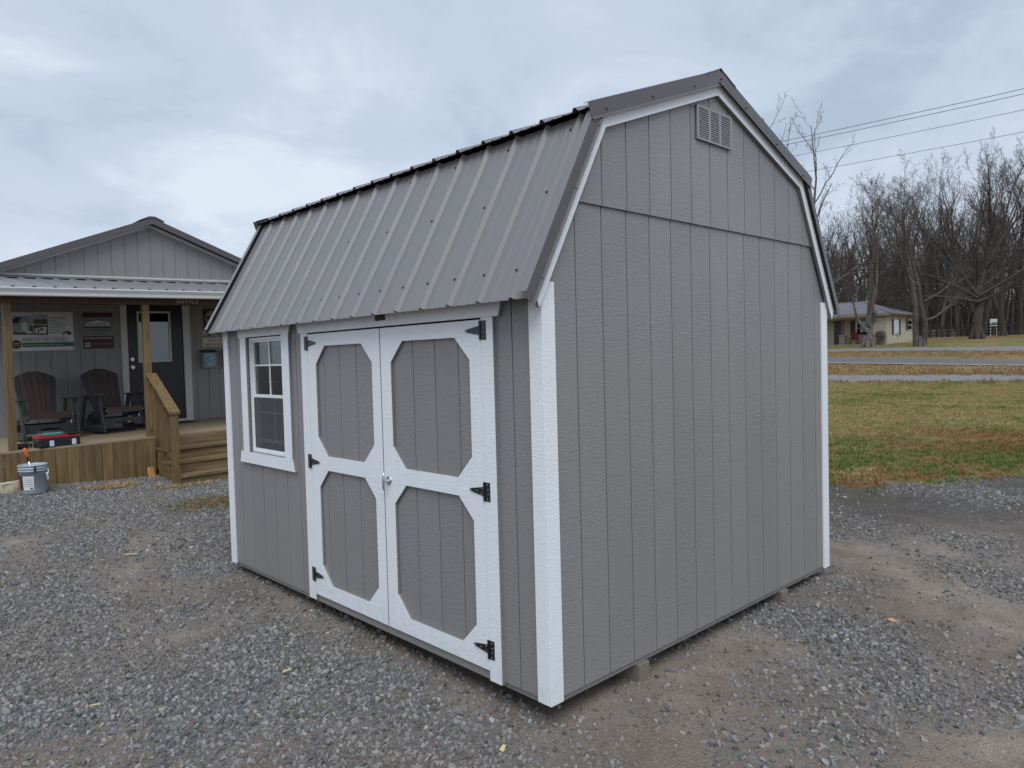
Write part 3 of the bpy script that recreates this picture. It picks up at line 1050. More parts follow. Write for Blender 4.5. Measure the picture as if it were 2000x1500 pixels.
Y0, Y1 = -0.026, L + 0.030
sl_ = sheet('steep_roof_sheet', EAVE, LD, LN, BRK_T, Y0, Y1)
sheet('steep_roof_sheet', EAVE, LD, LN, BRK_T, Y0, Y1, True)
ulen = (PEAK - UE).length
su_ = sheet('upper_roof_sheet', UE, UD, UN, ulen, Y0, Y1)
sheet('upper_roof_sheet', UE, UD, UN, ulen, Y0, Y1, True)
# ridge cap
cp = [(-0.17, -0.17 * UD.y / UD.x * -1)]
mb = MB()
s_ = UD.y / UD.x
pts = [(XM - 0.165, 3.327 - 0.165 * s_), (XM - 0.03, 3.327 - 0.022 * s_), (XM, 3.334), (XM + 0.03, 3.327 - 0.022 * s_), (XM + 0.165, 3.327 - 0.165 * s_), (XM + 0.17, 3.318 - 0.168 * s_), (XM, 3.328), (XM - 0.17, 3.318 - 0.168 * s_)]
mb.prism([(x, Y0 - 0.018, z) for x, z in pts], (0, Y1 - Y0 + 0.036, 0))
mb.build('ridge_cap', 'flash_metal', shed)

# rake flashing and white rake boards (both gables, both sides)
def along(p, d, n, t, off):
    q = p + d * t + n * off
    return q


def rake(p, d, n, t0, t1, top, bot, wbot, mir, far, bevel_lo=None):
    fx = (lambda x: W - x) if mir else (lambda x: x)
    fy = (lambda y: L - y) if far else (lambda y: y)
    def V(t, off, y):
        q = p + d * t + n * off
        return (fx(q.x), fy(y), q.y)
    mb = MB()
    # face, hem and top flange of the folded flashing
    for o0, o1, ya, yb in ((top, bot, -0.0400, -0.0415), (bot, bot - 0.012, -0.0415, -0.050)):
        q = [V(t0, o0, ya), V(t1, o0, ya), V(t1, o1, yb), V(t0, o1, yb)]
        q2 = [V(t0, o0, ya + 0.002), V(t1, o0, ya + 0.002), V(t1, o1, yb + 0.002), V(t0, o1, yb + 0.002)]
        i = len(mb.v)
        mb.v += q + q2
        for fc in ((0, 1, 2, 3), (7, 6, 5, 4), (0, 4, 5, 1), (1, 5, 6, 2), (2, 6, 7, 3), (3, 7, 4, 0)):
            mb.f.append(tuple(i + k for k in fc))
    rf = mb.build('rake_flashing', 'flash_metal', shed)
    MB().prism([V(t0 + 0.03, top, -0.0395), V(t1, top, -0.0395), V(t1, top, 0.012), V(t0 + 0.03, top, 0.012)], Vector(V(0, 0.002, 0)) - Vector(V(0, 0, 0))).build('flashing_flange', 'roof_metal', rf)
    return V


for mir in (False, True):
    for far in (False, True):
        fx = (lambda x: W - x) if mir else (lambda x: x)
        fy = (lambda y: L - y) if far else (lambda y: y)
        rake(EAVE, LD, LN, -0.012, BRK_T - 0.02, 0.0300, -0.024, -0.09, mir, far)
        rake(UE, UD, UN, -0.030, ulen, 0.0225, -0.052, -0.115, mir, far)
        # white boards: steep one and upper one, mitred where they meet
        lo_o, lo_i = EAVE - LN * 0.030, EAVE - LN * 0.0895
        up_o, up_i = UE - UN * 0.040, UE - UN * 0.114
        def meet(a, b):
            det = LD.x * -UD.y + UD.x * LD.y
            r = b - a
            t = (r.x * -UD.y + UD.x * r.y) / det
            return a + LD * t
        mo, mi = meet(lo_o, up_o), meet(lo_i, up_i)
        bo, bi = lo_o + LD * 0.045, lo_i + LD * 0.005
        def apex(a):
            return a + UD * ((XM - a.x) / UD.x)
        for quad, m_, yf in (((bo, mo, mi, bi), 'white_v', -0.0225), ((mo, apex(up_o), apex(up_i), mi), 'white_h', -0.0215)):
            rb = MB().prism([(fx(q.x), fy(yf), q.y) for q in quad], (0, fy(yf + 0.004) - fy(yf), 0)).build('rake_board', m_, shed, bevel=0.001)
            MB().prism([(fx(q.x), fy(yf + 0.0042), q.y) for q in quad], (0, fy(0.0005) - fy(yf + 0.0042), 0)).build('grey_board_edge', 'siding', rb)

# roof screws
def screws(rows, n, par):
    mb = MB()
    nv = Vector((n.x, 0, n.y))
    for q, y in rows:
        p = Vector((q.x, y, q.y))
        mb.tube([p, p + nv * 0.004, p + nv * 0.0041, p + nv * 0.008], [0.0072, 0.0072, 0.005, 0.0045], 6)
    o = mb.build('roof_screws', 'screw', par)
    tag(o, None, None, None, 'stuff')


rows = []
for k in range(16):
    yk = RIB0 + RIBP * k + 0.046
    rows.append((EAVE + LD * 0.165, yk))
    if k % 2 == 0:
        rows.append((EAVE + LD * 0.615, yk))
    rows.append((EAVE + LD * 1.0, yk)) if k % 2 == 0 else None
screws(rows, LN, shed)
mb = MB()
for p, d, n, ts in ((EAVE, LD, LN, (0.12, 0.62, 1.00)), (UE, UD, UN, (0.10, 0.52, 0.95, 1.26))):
    for t in ts:
        for mir in (0, 1):
            q = p + d * t + n * -0.03
            x = W - q.x if mir else q.x
            mb.tube([(x, -0.0405, q.y), (x, -0.047, q.y)], [0.007, 0.005], 6)
tag(mb.build('flashing_screws', 'screw', shed), None, None, None, 'stuff')

# gable vent
VX0, VX1, VZ0, VZ1 = 1.325, 1.712, 2.885, 3.086
vent = MB()
vent.box(VX0, VX1, -0.012, -0.002, VZ0, VZ0 + 0.014).box(VX0, VX1, -0.012, -0.002, VZ1 - 0.014, VZ1).box(VX0, VX0 + 0.018, -0.0125, -0.002, VZ0 + 0.014, VZ1 - 0.014).box(VX1 - 0.018, VX1, -0.0125, -0.002, VZ0 + 0.014, VZ1 - 0.014)
cw = (VX1 - VX0 - 0.036)
for k in (1, 2):
    xx = VX0 + 0.018 + cw * k / 3
    vent.box(xx - 0.010, xx + 0.010, -0.0125, -0.002, VZ0 + 0.014, VZ1 - 0.014)
vt = vent.build('gable_vent', 'vent_grey', shed, bevel=0.0015)
MB().box(VX0 + 0.004, VX1 - 0.004, -0.0018, 0.004, VZ0 + 0.004, VZ1 - 0.004).build('vent_backing', 'dark', vt)
for c in range(3):
    xa = VX0 + 0.018 + cw * c / 3 + (0.010 if c else 0)
    xb = VX0 + 0.018 + cw * (c + 1) / 3 - (0.010 if c < 2 else 0)
    for k in range(13):
        zb = VZ0 + 0.018 + k * 0.01325
        MB().prism([(xa, -0.004, zb + 0.0095), (xa, -0.010, zb + 0.0005), (xa, -0.0115, zb + 0.0045), (xa, -0.006, zb + 0.0125)], (xb - xa, 0, 0)).build('louvre_slat', 'vent_grey', vt)

# ---- doors
def octagon(y0, y1, z0, z1, c=0.122):
    return [(y0 + c, z0), (y1 - c, z0), (y1, z0 + c), (y1, z1 - c), (y1 - c, z1), (y0 + c, z1), (y0, z1 - c), (y0, z0 + c)]


XF0, XF1 = -0.0065, 0.0                     # front and back of the white door frame


def make_door(y0, y1, hinge_side, label):
    d = thing('shed_door', None, None, (0, (y0 + y1) / 2, DZ0))
    attach(d, shed)
    d['label'] = label
    a, b_ = y0 + (0.0025 if hinge_side < 0 else 0.005), y1 - (0.005 if hinge_side < 0 else 0.0025)
    sa, sb = (0.094, 0.102) if hinge_side < 0 else (0.090, 0.104)
    pa, pb = a + sa, b_ - sb
    zl = (0.135, 0.917, 1.014, 1.752)
    back = MB()
    def pc(name, poly, m, dx=0.0):
        MB().prism([(-0.0065 + dx, y, z) for y, z in poly], (0.0028, 0, 0)).build(name, m, d, bevel=0.0006)
        back.prism([(-0.0036 + dx, y, z) for y, z in poly], (0.0150, 0, 0))
    pc('stile', [(a, DZ0), (pa, DZ0), (pa, DZ1 - 0.006), (a, DZ1 - 0.006)], 'white_v')
    pc('stile', [(pb, DZ0), (b_, DZ0), (b_, DZ1 - 0.006), (pb, DZ1 - 0.006)], 'white_v')
    for z0, z1 in ((DZ0, zl[0]), (zl[1], zl[2]), (zl[3], DZ1 - 0.006)):
        pc('rail', [(pa, z0), (pb, z0), (pb, z1), (pa, z1)], 'white_h', 0.0008)
    for z0, z1 in ((zl[0], zl[1]), (zl[2], zl[3])):
        c = 0.120
        for yy, sy in ((pa, 1), (pb, -1)):
            for zc, sz in ((z0, 1), (z1, -1)):
                pc('corner_gusset', [(yy, zc), (yy + sy * c, zc), (yy, zc + sz * c)], 'white_v', 0.0014)
    tag(back.build('grey_frame_edge', 'siding', d), None, None, None, 'stuff')
    # grooved panel behind
    MB().box(0.0205, 0.025, a, b_, DZ0, DZ1 - 0.006).build('panel_backing', 'groove', d)
    ed = [a] + [0.2290 + G * k for k in range(12) if a + 0.03 < 0.2290 + G * k < b_ - 0.03] + [b_]
    for p, q in zip(ed[:-1], ed[1:]):
        MB().box(0.0135, 0.0205, p + 0.0034, q - 0.0034, DZ0, DZ1 - 0.006).build('siding_board', 'siding', d, bevel=0.0012)
    return d


door_r = make_door(DY0, 1.346, -1, 'right leaf of the double door with the handle')
door_l = make_door(1.346, DY1, 1, 'left leaf of the double door next to the window')

HSH = lambda p: (p[0] + 0.0130, p[1], p[2])


def hinge(yp, zc, s, par):
    """T hinge: yp = pin position, s = direction in which the strap points"""
    mb = MB()
    h = 0.048
    mb.prism([(-0.0235, yp - s * 0.002, zc - h), (-0.0235, yp - s * 0.040, zc - h), (-0.0235, yp - s * 0.040, zc + h), (-0.0235, yp - s * 0.002, zc + h)], (0.003, 0, 0))
    mb.tube([(-0.025, yp + s * 0.002, zc - h), (-0.025, yp + s * 0.002, zc + h)], 0.0058, 8)
    strap = [(yp + s * 0.004, zc - 0.024), (yp + s * 0.105, zc - 0.008), (yp + s * 0.116, zc - 0.004), (yp + s * 0.118, zc), (yp + s * 0.116, zc + 0.004), (yp + s * 0.105, zc + 0.008), (yp + s * 0.004, zc + 0.024)]
    mb.prism([(-0.0245, y, z) for y, z in strap], (0.003, 0, 0))
    hg = mb.shear(HSH).build('hinge', 'black_iron', par)
    sm = MB()
    for dy, dz in ((-0.022, 0.036), (-0.026, 0.012), (-0.026, -0.012), (-0.022, -0.036)):
        sm.tube([(-0.0236, yp + s * dy, zc + dz), (-0.0262, yp + s * dy, zc + dz)], [0.0034, 0.0025], 6)
    for dy, dz in ((0.020, 0.014), (0.024, -0.013), (0.060, 0), (0.103, 0)):
        sm.tube([(-0.0246, yp + s * dy, zc + dz), (-0.0272, yp + s * dy, zc + dz)], [0.0034, 0.0025], 6)
    tag(sm.shear(HSH).build('hinge_screws', 'vent_grey', hg), None, None, None, 'stuff')


for zc in (1.782, 0.963, 0.150):
    hinge(DY0, zc, 1, door_r)
for zc in (1.775, 0.963, 0.175):
    hinge(DY1, zc, -1, door_l)

# T handle on the right leaf
hy, hz_ = 1.293, 0.928
mb = MB()
mb.tube([(-0.020, hy, hz_), (-0.024, hy, hz_)], [0.027, 0.025], 20)
mb.tube([(-0.024, hy, hz_), (-0.034, hy, hz_), (-0.050, hy, hz_)], [0.012, 0.0085, 0.0085], 12)
mb.shear(HSH).build('handle', 'zinc', door_r, smooth=False)
mb = MB()
mb.tube([(-0.056, hy, hz_ - 0.052), (-0.058, hy, hz_ - 0.03), (-0.056, hy, hz_), (-0.058, hy, hz_ + 0.03), (-0.056, hy, hz_ + 0.052)], [0.006, 0.0085, 0.0105, 0.0085, 0.006], 10)
mb.shear(HSH).build('handle_bar', 'zinc', door_r, smooth=True)

# casings of the doors
cas = [('casing', [(0.335, -0.012), (DY0, -0.012), (DY0, 1.845), (0.335, 1.845)], 'white_v', 0.0),
       ('casing', [(DY1, -0.004), (2.335, -0.004), (2.335, 1.845), (DY1, 1.845)], 'white_v', 0.0),
       ('head_casing', [(0.290, 1.846), (2.362, 1.846), (2.392, 1.935), (0.262, 1.935)], 'white_h', -0.004)]
for nm, poly, m, dx in cas:
    cb = MB().prism([(-0.0075 + dx, y, z) for y, z in poly], (0.0030, 0, 0)).build(nm, m, shed, bevel=0.0006)
    MB().prism([(-0.0044 + dx, y, z) for y, z in poly], (0.0190 - dx, 0, 0)).build('grey_board_edge', 'siding', cb)
tgp = MB().box(-0.0150, -0.0117, 1.272, 1.375, 1.880, 1.915).build('bare_wood_patch', 'knot_brown', shed)
MB().box(0.0160, 0.0210, DY0 - 0.02, DY1 + 0.02, 1.8365, 1.8455).build('door_gap_shade', 'dark', shed)  # dark strip standing in for the shade in the gap above the doors

# ---- window
win = thing('window', None, None, (0.02, (WY0 + WY1) / 2, WZ0))
attach(win, shed)
wc = [('casing', [(2.525, 0.952), (2.637, 0.952), (2.637, 1.852), (2.525, 1.852)], 'white_v', 0.0),
      ('casing', [(3.252, 0.952), (3.357, 0.952), (3.357, 1.852), (3.252, 1.852)], 'white_v', 0.0),
      ('head_casing', [(2.512, 1.853), (3.379, 1.853), (3.402, 1.936), (2.488, 1.936)], 'white_h', -0.003),
      ('sill_board', [(2.485, 0.862), (3.420, 0.862), (3.397, 0.951), (2.515, 0.951)], 'white_h', -0.003)]
for nm, poly, m, dx in wc:
    cb = MB().prism([(-0.0070 + dx, y, z) for y, z in poly], (0.0030, 0, 0)).build(nm, m, win, bevel=0.0006)
    MB().prism([(-0.0039 + dx, y, z) for y, z in poly], (0.0185 - dx, 0, 0)).build('grey_board_edge', 'siding', cb)
def bar(par, name, x0, x1, y0, y1, z0, z1, m='vinyl'):
    return MB().box(x0, x1, y0, y1, z0, z1).build(name, m, par, bevel=0.0015)
y0, y1, z0, z1 = WY0 + 0.004, WY1 - 0.013, WZ0 + 0.002, WZ1 - 0.006
MB().box(0.018, 0.060, y1 + 0.0005, WY1 + 0.018, z0, z1).build('window_jamb', 'groove', win)
fr = MB()
fr.box(0.018, 0.083, y0, y0 + 0.016, z0, z1).box(0.018, 0.083, y1 - 0.016, y1, z0, z1).box(0.0185, 0.083, y0 + 0.016, y1 - 0.016, z0, z0 + 0.020).box(0.0185, 0.083, y0 + 0.016, y1 - 0.016, z1 - 0.018, z1)
frame = fr.build('window_frame', 'vinyl', win, bevel=0.0015)
ZMEET = 1.400
def sash(x, za, zb, name, mun_z, t=0.016):
    a, b_ = y0 + 0.0165, y1 - 0.0165
    mb = MB().box(x, x + 0.022, a, a + t, za, zb).box(x, x + 0.022, b_ - t, b_, za, zb).box(x + 0.0005, x + 0.022, a + t, b_ - t, za, za + t + 0.008).box(x + 0.0005, x + 0.022, a + t, b_ - t, zb - t, zb)
    s = mb.build(name, 'vinyl', win, bevel=0.0012)
    ym = (a + b_) / 2
    bar(s, 'muntin', x + 0.006, x + 0.014, ym - 0.0065, ym + 0.0065, za + t, zb - t)
    bar(s, 'muntin', x + 0.0064, x + 0.0136, a + t, b_ - t, mun_z - 0.0065, mun_z + 0.0065)
    MB().box(x + 0.0145, x + 0.0175, a + t - 0.004, b_ - t + 0.004, za + t - 0.002, zb - t + 0.004).build('pane', 'glass', s)
    return s
sash(0.034, ZMEET - 0.018, z1 - 0.0185, 'upper_sash', 1.632)
sash(0.059, 1.030, 1.515, 'lower_sash', 1.262)
scr = MB().box(0.026, 0.033, y0 + 0.0165, y0 + 0.030, z0 + 0.0225, ZMEET - 0.019).box(0.026, 0.033, y1 - 0.030, y1 - 0.0165, z0 + 0.0225, ZMEET - 0.019).box(0.0262, 0.033, y0 + 0.030, y1 - 0.030, z0 + 0.0205, z0 + 0.034).build('screen_frame', 'vinyl', win)
MB().box(0.0290, 0.0302, y0 + 0.028, y1 - 0.028, z0 + 0.032, ZMEET - 0.019).build('insect_screen', 'insect_screen', win)

# nail heads of the siding and the boards, painted over
rn = random.Random(8)
nm = MB()
for i in range(0, 15):
    xg = 0.0552 + G * i
    for k in range(9):
        z = 0.06 + k * 0.285 + rn.uniform(-0.03, 0.03)
        if z < 2.36 and roof_x(max(z, 1.95)) + 0.1 < xg + 0.022 < W - roof_x(max(z, 1.95)) - 0.1:
            nm.tube([(xg + 0.022, 0.0156, z), (xg + 0.022, 0.0143, z)], [0.0034, 0.003], 6)
tag(nm.build('siding_nails', 'groove', shed), None, None, None, 'stuff')
# ------------------------------------------------------------------ the office with its porch
SH = lambda p: (p[0], p[1], p[2] + 0.019 * (p[0] - 1.0))      # the office stands a little out of level with the shed
SHV = lambda p: Vector(SH(p))
FL, YW, YF = 0.66, 11.0, 8.62                                  # floor height, front wall, front edge of the porch floor
OX0, OX1 = -0.86, 4.30
OPX, OPZ, OSL = 1.72, 4.156, 0.40                              # ridge of the office roof
office = thing('office_building', 'low grey office building with gabled metal roof behind the shed', 'building', (1.7, 14.5, 0.2))


def OB():
    return MB()


def ob(mb, name, m, par, **k):
    return mb.shear(SH).build(name, m, par, **k)


# walls
DX0, DX1, DZB, DZT = 1.298, 2.205, 0.70, 2.745
wb = MB()
for x0, x1, z0, z1 in ((OX0, DX0, 0.15, 3.12), (DX1, OX1, 0.15, 3.12), (DX0, DX1, DZT, 3.12), (DX0, DX1, 0.15, DZB - 0.02)):
    wb.box(x0, x1, YW + 0.0075, YW + 0.06, z0, z1)
owall = ob(wb, 'front_wall', 'groove', office)
MB_ = MB().prism([(OX0, YW + 0.0075, 3.121), (OX1, YW + 0.0075, 3.121), (OPX, YW + 0.0075, OPZ - 0.05)], (0, 0.05, 0))
ogab = ob(MB_, 'gable', 'groove', office)
k0 = 0.0973
edges = [k0 + G * i for i in range(-5, 21)]
for a, b_ in zip(edges[:-1], edges[1:]):
    a2, b2 = max(a + 0.004, OX0), min(b_ - 0.004, OX1)
    q = [(a2, 3.165), (b2, 3.165), (b2, 4.4), (a2, 4.4)]
    q = clip(q, OSL, 1, OPZ - 0.105 + OSL * OPX)
    q = clip(q, -OSL, 1, OPZ - 0.105 - OSL * OPX)
    if len(q) >= 3:
        ob(MB().prism([(x, YW + 0.0075, z) for x, z in q], (0, -0.0075, 0)), 'siding_board', 'siding', ogab)
    for lo, hi in ((OX0, 1.22), (2.31, OX1)):
        l_, h_ = max(a2 - 0.115 + 0.0, lo), min(b2 - 0.115, hi)
        if h_ - l_ > 0.012:
            ob(MB().box(l_, h_, YW, YW + 0.0075, FL, 3.10), 'siding_board', 'siding', owall)
ob(MB().box(OX0, OX0 + 0.05, YW + 0.06, 17.0, 0.15, 3.12), 'side_wall', 'siding', office)
ob(MB().box(OX1 - 0.05, OX1, YW + 0.06, 17.0, 0.15, 3.12), 'side_wall', 'siding', office)
ob(MB().box(OX0 + 0.05, OX1 - 0.05, 16.95, 17.0, 0.15, 3.12), 'back_wall', 'siding', office)
ob(MB().box(OX0 + 0.05, OX1 - 0.05, YW + 0.06, 16.95, 0.55, 0.64), 'floor', 'beam_brown', office)
# roof
for s in (-1, 1):
    hw = 2.74
    p = [(OPX, OPZ), (OPX + s * hw, OPZ - OSL * hw), (OPX + s * hw, OPZ - OSL * hw - 0.03), (OPX, OPZ - 0.03)]
    ob(MB().prism([(x, YW - 0.16, z) for x, z in p], (0, 6.3, 0)), 'roof_slope', 'roof_metal', office)
    p = [(OPX, OPZ + 0.010), (OPX + s * hw, OPZ - OSL * hw + 0.010), (OPX + s * hw, OPZ - OSL * hw - 0.095), (OPX, OPZ - 0.095)]
    ob(MB().prism([(x, YW - 0.190, z) for x, z in p], (0, 0.028, 0)), 'rake_flashing', 'flash_metal', office)
    p = [(OPX, OPZ - 0.085), (OPX + s * hw, OPZ - OSL * hw - 0.085), (OPX + s * hw, OPZ - OSL * hw - 0.132), (OPX, OPZ - 0.132)]
    ob(MB().prism([(x, YW - 0.030, z) for x, z in p], (0, 0.028, 0)), 'rake_trim', 'off_trim', office)
    p = [(OPX, OPZ - 0.0305), (OPX + s * hw, OPZ - OSL * hw - 0.0305), (OPX + s * hw, OPZ - OSL * hw - 0.05), (OPX, OPZ - 0.05)]
    ob(MB().prism([(x, YW - 0.160, z) for x, z in p], (0, 0.16, 0)), 'soffit', 'flash_metal', office)
ob(MB().prism([(OPX - 0.20, YW - 0.2, OPZ - 0.045), (OPX - 0.05, YW - 0.2, OPZ + 0.028), (OPX + 0.05, YW - 0.2, OPZ + 0.028), (OPX + 0.20, YW - 0.2, OPZ - 0.045), (OPX, YW - 0.2, OPZ + 0.012)], (0, 6.35, 0)), 'ridge_cap', 'flash_metal', office)
ob(MB().box(OX0, OX1, YW - 0.028, YW + 0.007, 3.135, 3.164), 'gable_trim', 'off_trim', office)

# door
door = thing('office_door', None, None, (1.75, YW, FL))
attach(door, office)
for x0, x1 in ((1.200, DX0), (DX1, 2.325)):
    ob(MB().box(x0, x1, YW - 0.022, YW + 0.0074, FL, DZT + 0.09), 'door_casing', 'off_trim', door, bevel=0.002)
ob(MB().box(DX0, DX1, YW - 0.0215, YW + 0.0074, DZT, DZT + 0.0895), 'door_casing', 'off_trim', door)
ob(MB().box(DX0, DX1, YW - 0.03, YW + 0.06, FL + 0.002, DZB), 'threshold', 'off_trim', door)
LX0, LX1, LZ0, LZ1 = 1.462, 2.005, 1.715, 2.590
dl = MB()
for x0, x1, z0, z1 in ((DX0 + .006, LX0, DZB, DZT - .006), (LX1, DX1 - .006, DZB, DZT - .006), (LX0, LX1, DZB, LZ0), (LX0, LX1, LZ1, DZT - .006)):
    dl.box(x0, x1, YW + 0.012, YW + 0.052, z0, z1)
ob(dl, 'door_leaf', 'door_black', door)
lf_ = MB()
for x0, x1, z0, z1 in ((LX0, LX0 + .03, LZ0, LZ1), (LX1 - .03, LX1, LZ0, LZ1), (LX0 + .03, LX1 - .03, LZ0, LZ0 + .03), (LX0 + .03, LX1 - .03, LZ1 - .03, LZ1)):
    lf_.box(x0, x1, YW + 0.002, YW + 0.05, z0, z1)
lite = ob(lf_, 'glazing_frame', 'off_trim', door)
ob(MB().box(LX0 + .03, LX1 - .03, YW + 0.022, YW + 0.028, LZ0 + .03, LZ1 - .03), 'pane', 'glass_dark', lite)
ob(MB().box(LX0 + .22, LX0 + .27, YW + 0.08, YW + 0.09, LZ0 + .01, LZ1), 'door_reflection', 'amber', lite)  # added amber strip behind the glass, standing in for an orange reflection
for z in (1.640, 1.775):
    k = MB().lathe([(0.0, 0.0)], (0, 0, 0), 4)
    ob(MB().tube([(1.362, YW + 0.012, z), (1.362, YW - 0.004, z), (1.362, YW - 0.005, z), (1.362, YW - 0.045 if z < 1.7 else YW - 0.015, z)], [0.032, 0.032, 0.02, 0.026], 16), 'door_knob' if z < 1.7 else 'deadbolt', 'zinc', door)

# porch roof
PZF, PZB = 2.722, 3.095
pf, pb = YF - 0.10, YW - 0.002
xs_p = []
x = -1.10
mb = MB()
prof = [(-1.02, 0)]
xr = -0.675 - 0.2286 * 2
while xr < OX1 + 0.1:
    for dx, h in ((-0.03, 0), (-0.012, 0.02), (0.012, 0.02), (0.03, 0)):
        if -1.02 < xr + dx < OX1 + 0.1:
            prof.append((xr + dx, h))
    xr += 0.2286
prof.append((OX1 + 0.1, 0))
N_ = len(prof)
for yy, zz in ((pf, PZF), (pb, PZB)):
    for th in (0, -0.0015):
        mb.v += [(xx, yy, zz + h + th) for xx, h in prof]
for i in range(N_ - 1):
    for r0, r1 in ((0, 2), (3, 1), (1, 0), (2, 3)):
        mb.f.append((r0 * N_ + i, r0 * N_ + i + 1, r1 * N_ + i + 1, r1 * N_ + i))
ob(mb, 'porch_roof', 'roof_metal', office)
ob(MB().prism([(OX0, YW - 0.003, PZB + 0.006), (OX0, YW - 0.20, PZB - 0.012), (OX0, YW - 0.20, PZB - 0.004), (OX0, YW - 0.012, PZB + 0.040), (OX0, YW - 0.003, PZB + 0.040)], (OX1 - OX0, 0, 0)), 'wall_flashing', 'flash_metal', office)
ob(MB().box(-1.0, OX1 + 0.08, pf + 0.05, YW - 0.03, PZF - 0.14 + 0.11, PZF - 0.025), 'porch_ceiling', 'beam_brown', office)
# gutter
gp = [(pf + 0.045, 2.712), (pf - 0.075, 2.712), (pf - 0.085, 2.702), (pf - 0.080, 2.688), (pf - 0.060, 2.655), (pf - 0.055, 2.618), (pf - 0.045, 2.610), (pf + 0.045, 2.610)]
gut = ob(MB().prism([(-1.03, y, z) for y, z in gp], (OX1 + 1.13, 0, 0)), 'gutter', 'gutter', office)
ob(MB().box(-1.031, OX1 + 0.101, pf - 0.089, pf - 0.076, 2.700, 2.717), 'gutter_lip', 'gutter', gut)
# beam, posts
ob(MB().box(-0.84, OX1, YF + 0.045, YF + 0.135, 2.535, 2.690), 'porch_beam', 'beam_brown', office)
ob(MB().box(-0.84, -0.80, YF + 0.1355, YW - 0.002, 2.56, 2.70), 'porch_beam', 'beam_brown', office)
text('sign_lettering', 'OFFICE', (1.325, YF + 0.0445, 2.556), 0.080, 'letter_wood', office, xs=0.95, depth=0.006, fn=SHV, spc=1.35)
PY = YF + 0.045
for px in (-0.775, 0.862, 3.0):
    ob(MB().box(px, px + 0.089, PY, PY + 0.089, FL, 2.534), 'porch_post', 'treated_v', office, bevel=0.004)

# deck
porch = thing('porch_deck', None, None, (1.7, 9.8, 0.2))
attach(porch, office)
yy = YF
while yy < YW - 0.03:
    y2 = min(yy + 0.138, YW - 0.005)
    ob(MB().box(-0.86, OX1, yy, y2, FL - 0.03, FL), 'deck_board', 'deck', porch, bevel=0.003)
    yy += 0.144
ob(MB().box(-0.84, OX1, YF + 0.02, YF + 0.06, FL - 0.20, FL - 0.0305), 'rim_joist', 'treated_x', porch)
x = -0.835
k = 0
rr = random.Random(4)
while x < 0.93:
    x2 = min(x + 0.137, 0.945)
    zt = FL - 0.034
    gl_ = gz(x, YF) - 0.0
    ob(MB().box(x, x2 - 0.004, YF - 0.002, YF + 0.0185, min(gl_ + rr.uniform(-0.01, 0.006), 0.25) - 0.0, zt), 'skirt_board', 'treated_v', porch, bevel=0.002)
    x = x2 + 0.0
    if x2 > 0.93:
        break
y = YF + 0.021
while y < YW - 0.1:
    y2 = y + 0.137
    ob(MB().box(-0.858, -0.8405, y, y2 - 0.004, 0.14, FL - 0.034), 'skirt_board', 'treated_v', porch)
    y = y2
ob(MB().box(2.6, OX1, YF - 0.002, YF + 0.0185, 0.0, FL - 0.034), 'skirt_panel', 'treated_v', porch)

# steps
steps = thing('porch_steps', None, None, (1.8, 8.2, 0.05))
attach(steps, office)
SX0, SX1 = 0.955, 2.55
NR = 4
rise, run = 0.163, 0.268
for i in range(1, NR + 1):
    ztop_ = FL - rise * (i - 1)
    yr = YF - run * (i - 1)
    ob(MB().box(SX0 + 0.042, SX1, yr - 0.001, yr + 0.022, ztop_ - rise - (0.03 if i == NR else 0.0), ztop_ - (0.0385 if i > 1 else 0.031)), 'riser', 'treated_x', steps, bevel=0.002)
    if i < NR:
        zt = FL - rise * i
        for j in (0, 1):
            ob(MB().box(SX0 - 0.012, SX1, yr - run - 0.030 + j * 0.147, yr - run - 0.030 + j * 0.147 + 0.142, zt - 0.038, zt), 'tread', 'treated_x', steps, bevel=0.004)
for xs_ in (SX0, SX1 - 0.04):
    poly = [(YF - 0.003, FL - rise - 0.04), (YF - 0.003, FL - rise - 0.33)]
    poly = [(YF - 0.004, 0.04)]
    for i in range(NR - 1, 0, -1):
        pass
    pts = [(YF - 0.004, FL - rise - 0.0385)]
    for i in range(1, NR):
        pts.append((YF - run * i - (0.0 if i < NR else 0), FL - rise * i - 0.0385))
        pts.append((YF - run * i, FL - rise * (i + 1) - 0.0385 if i < NR - 1 else -0.02))
    pts.append((YF - run * 1.9, -0.02))
    pts.append((YF - 0.004, 0.20))
    ob(MB().prism([(xs_, y, z) for y, z in pts], (0.040, 0, 0)), 'stringer', 'treated_y', steps)
for j in range(4):
    yb = YF - 0.02 - 0.11 * (j + 1)
    ob(MB().box(SX0 + 0.006, SX0 + 0.022, yb, yb + 0.105, 0.0, 0.205 - j * 0.055), 'skirt_board', 'treated_v', steps)

# stair rail
rail = thing('stair_rail', None, None, (1.0, 8.2, 0.05))
attach(rail, office)
NY = 7.775
NX0, NX1 = 0.898, 0.987
ob(MB().box(NX0, NX1, NY, NY + 0.089, -0.03, 1.015), 'newel_post', 'treated_v', rail, bevel=0.004)
PA, PB = Vector((0.992, YF + 0.045, 1.560)), Vector((0.992, NY - 0.015, 1.040))
ob(MB().prism([(0.867, PA.y, PA.z), (1.007, PA.y, PA.z), (1.007, PB.y, PB.z), (0.867, PB.y, PB.z)], (0, 0, -0.036)), 'top_rail', 'treated_y', rail, bevel=0.003)
ob(MB().prism([(0.915, PA.y, PA.z - 0.037), (0.915, NY + 0.09, PA.z - 0.037 - (PA.y - NY - 0.09) * 0.6114), (0.915, NY + 0.09, PA.z - 0.125 - (PA.y - NY - 0.09) * 0.6114), (0.915, PA.y, PA.z - 0.125)], (0.038, 0, 0)), 'sub_rail', 'treated_y', rail)
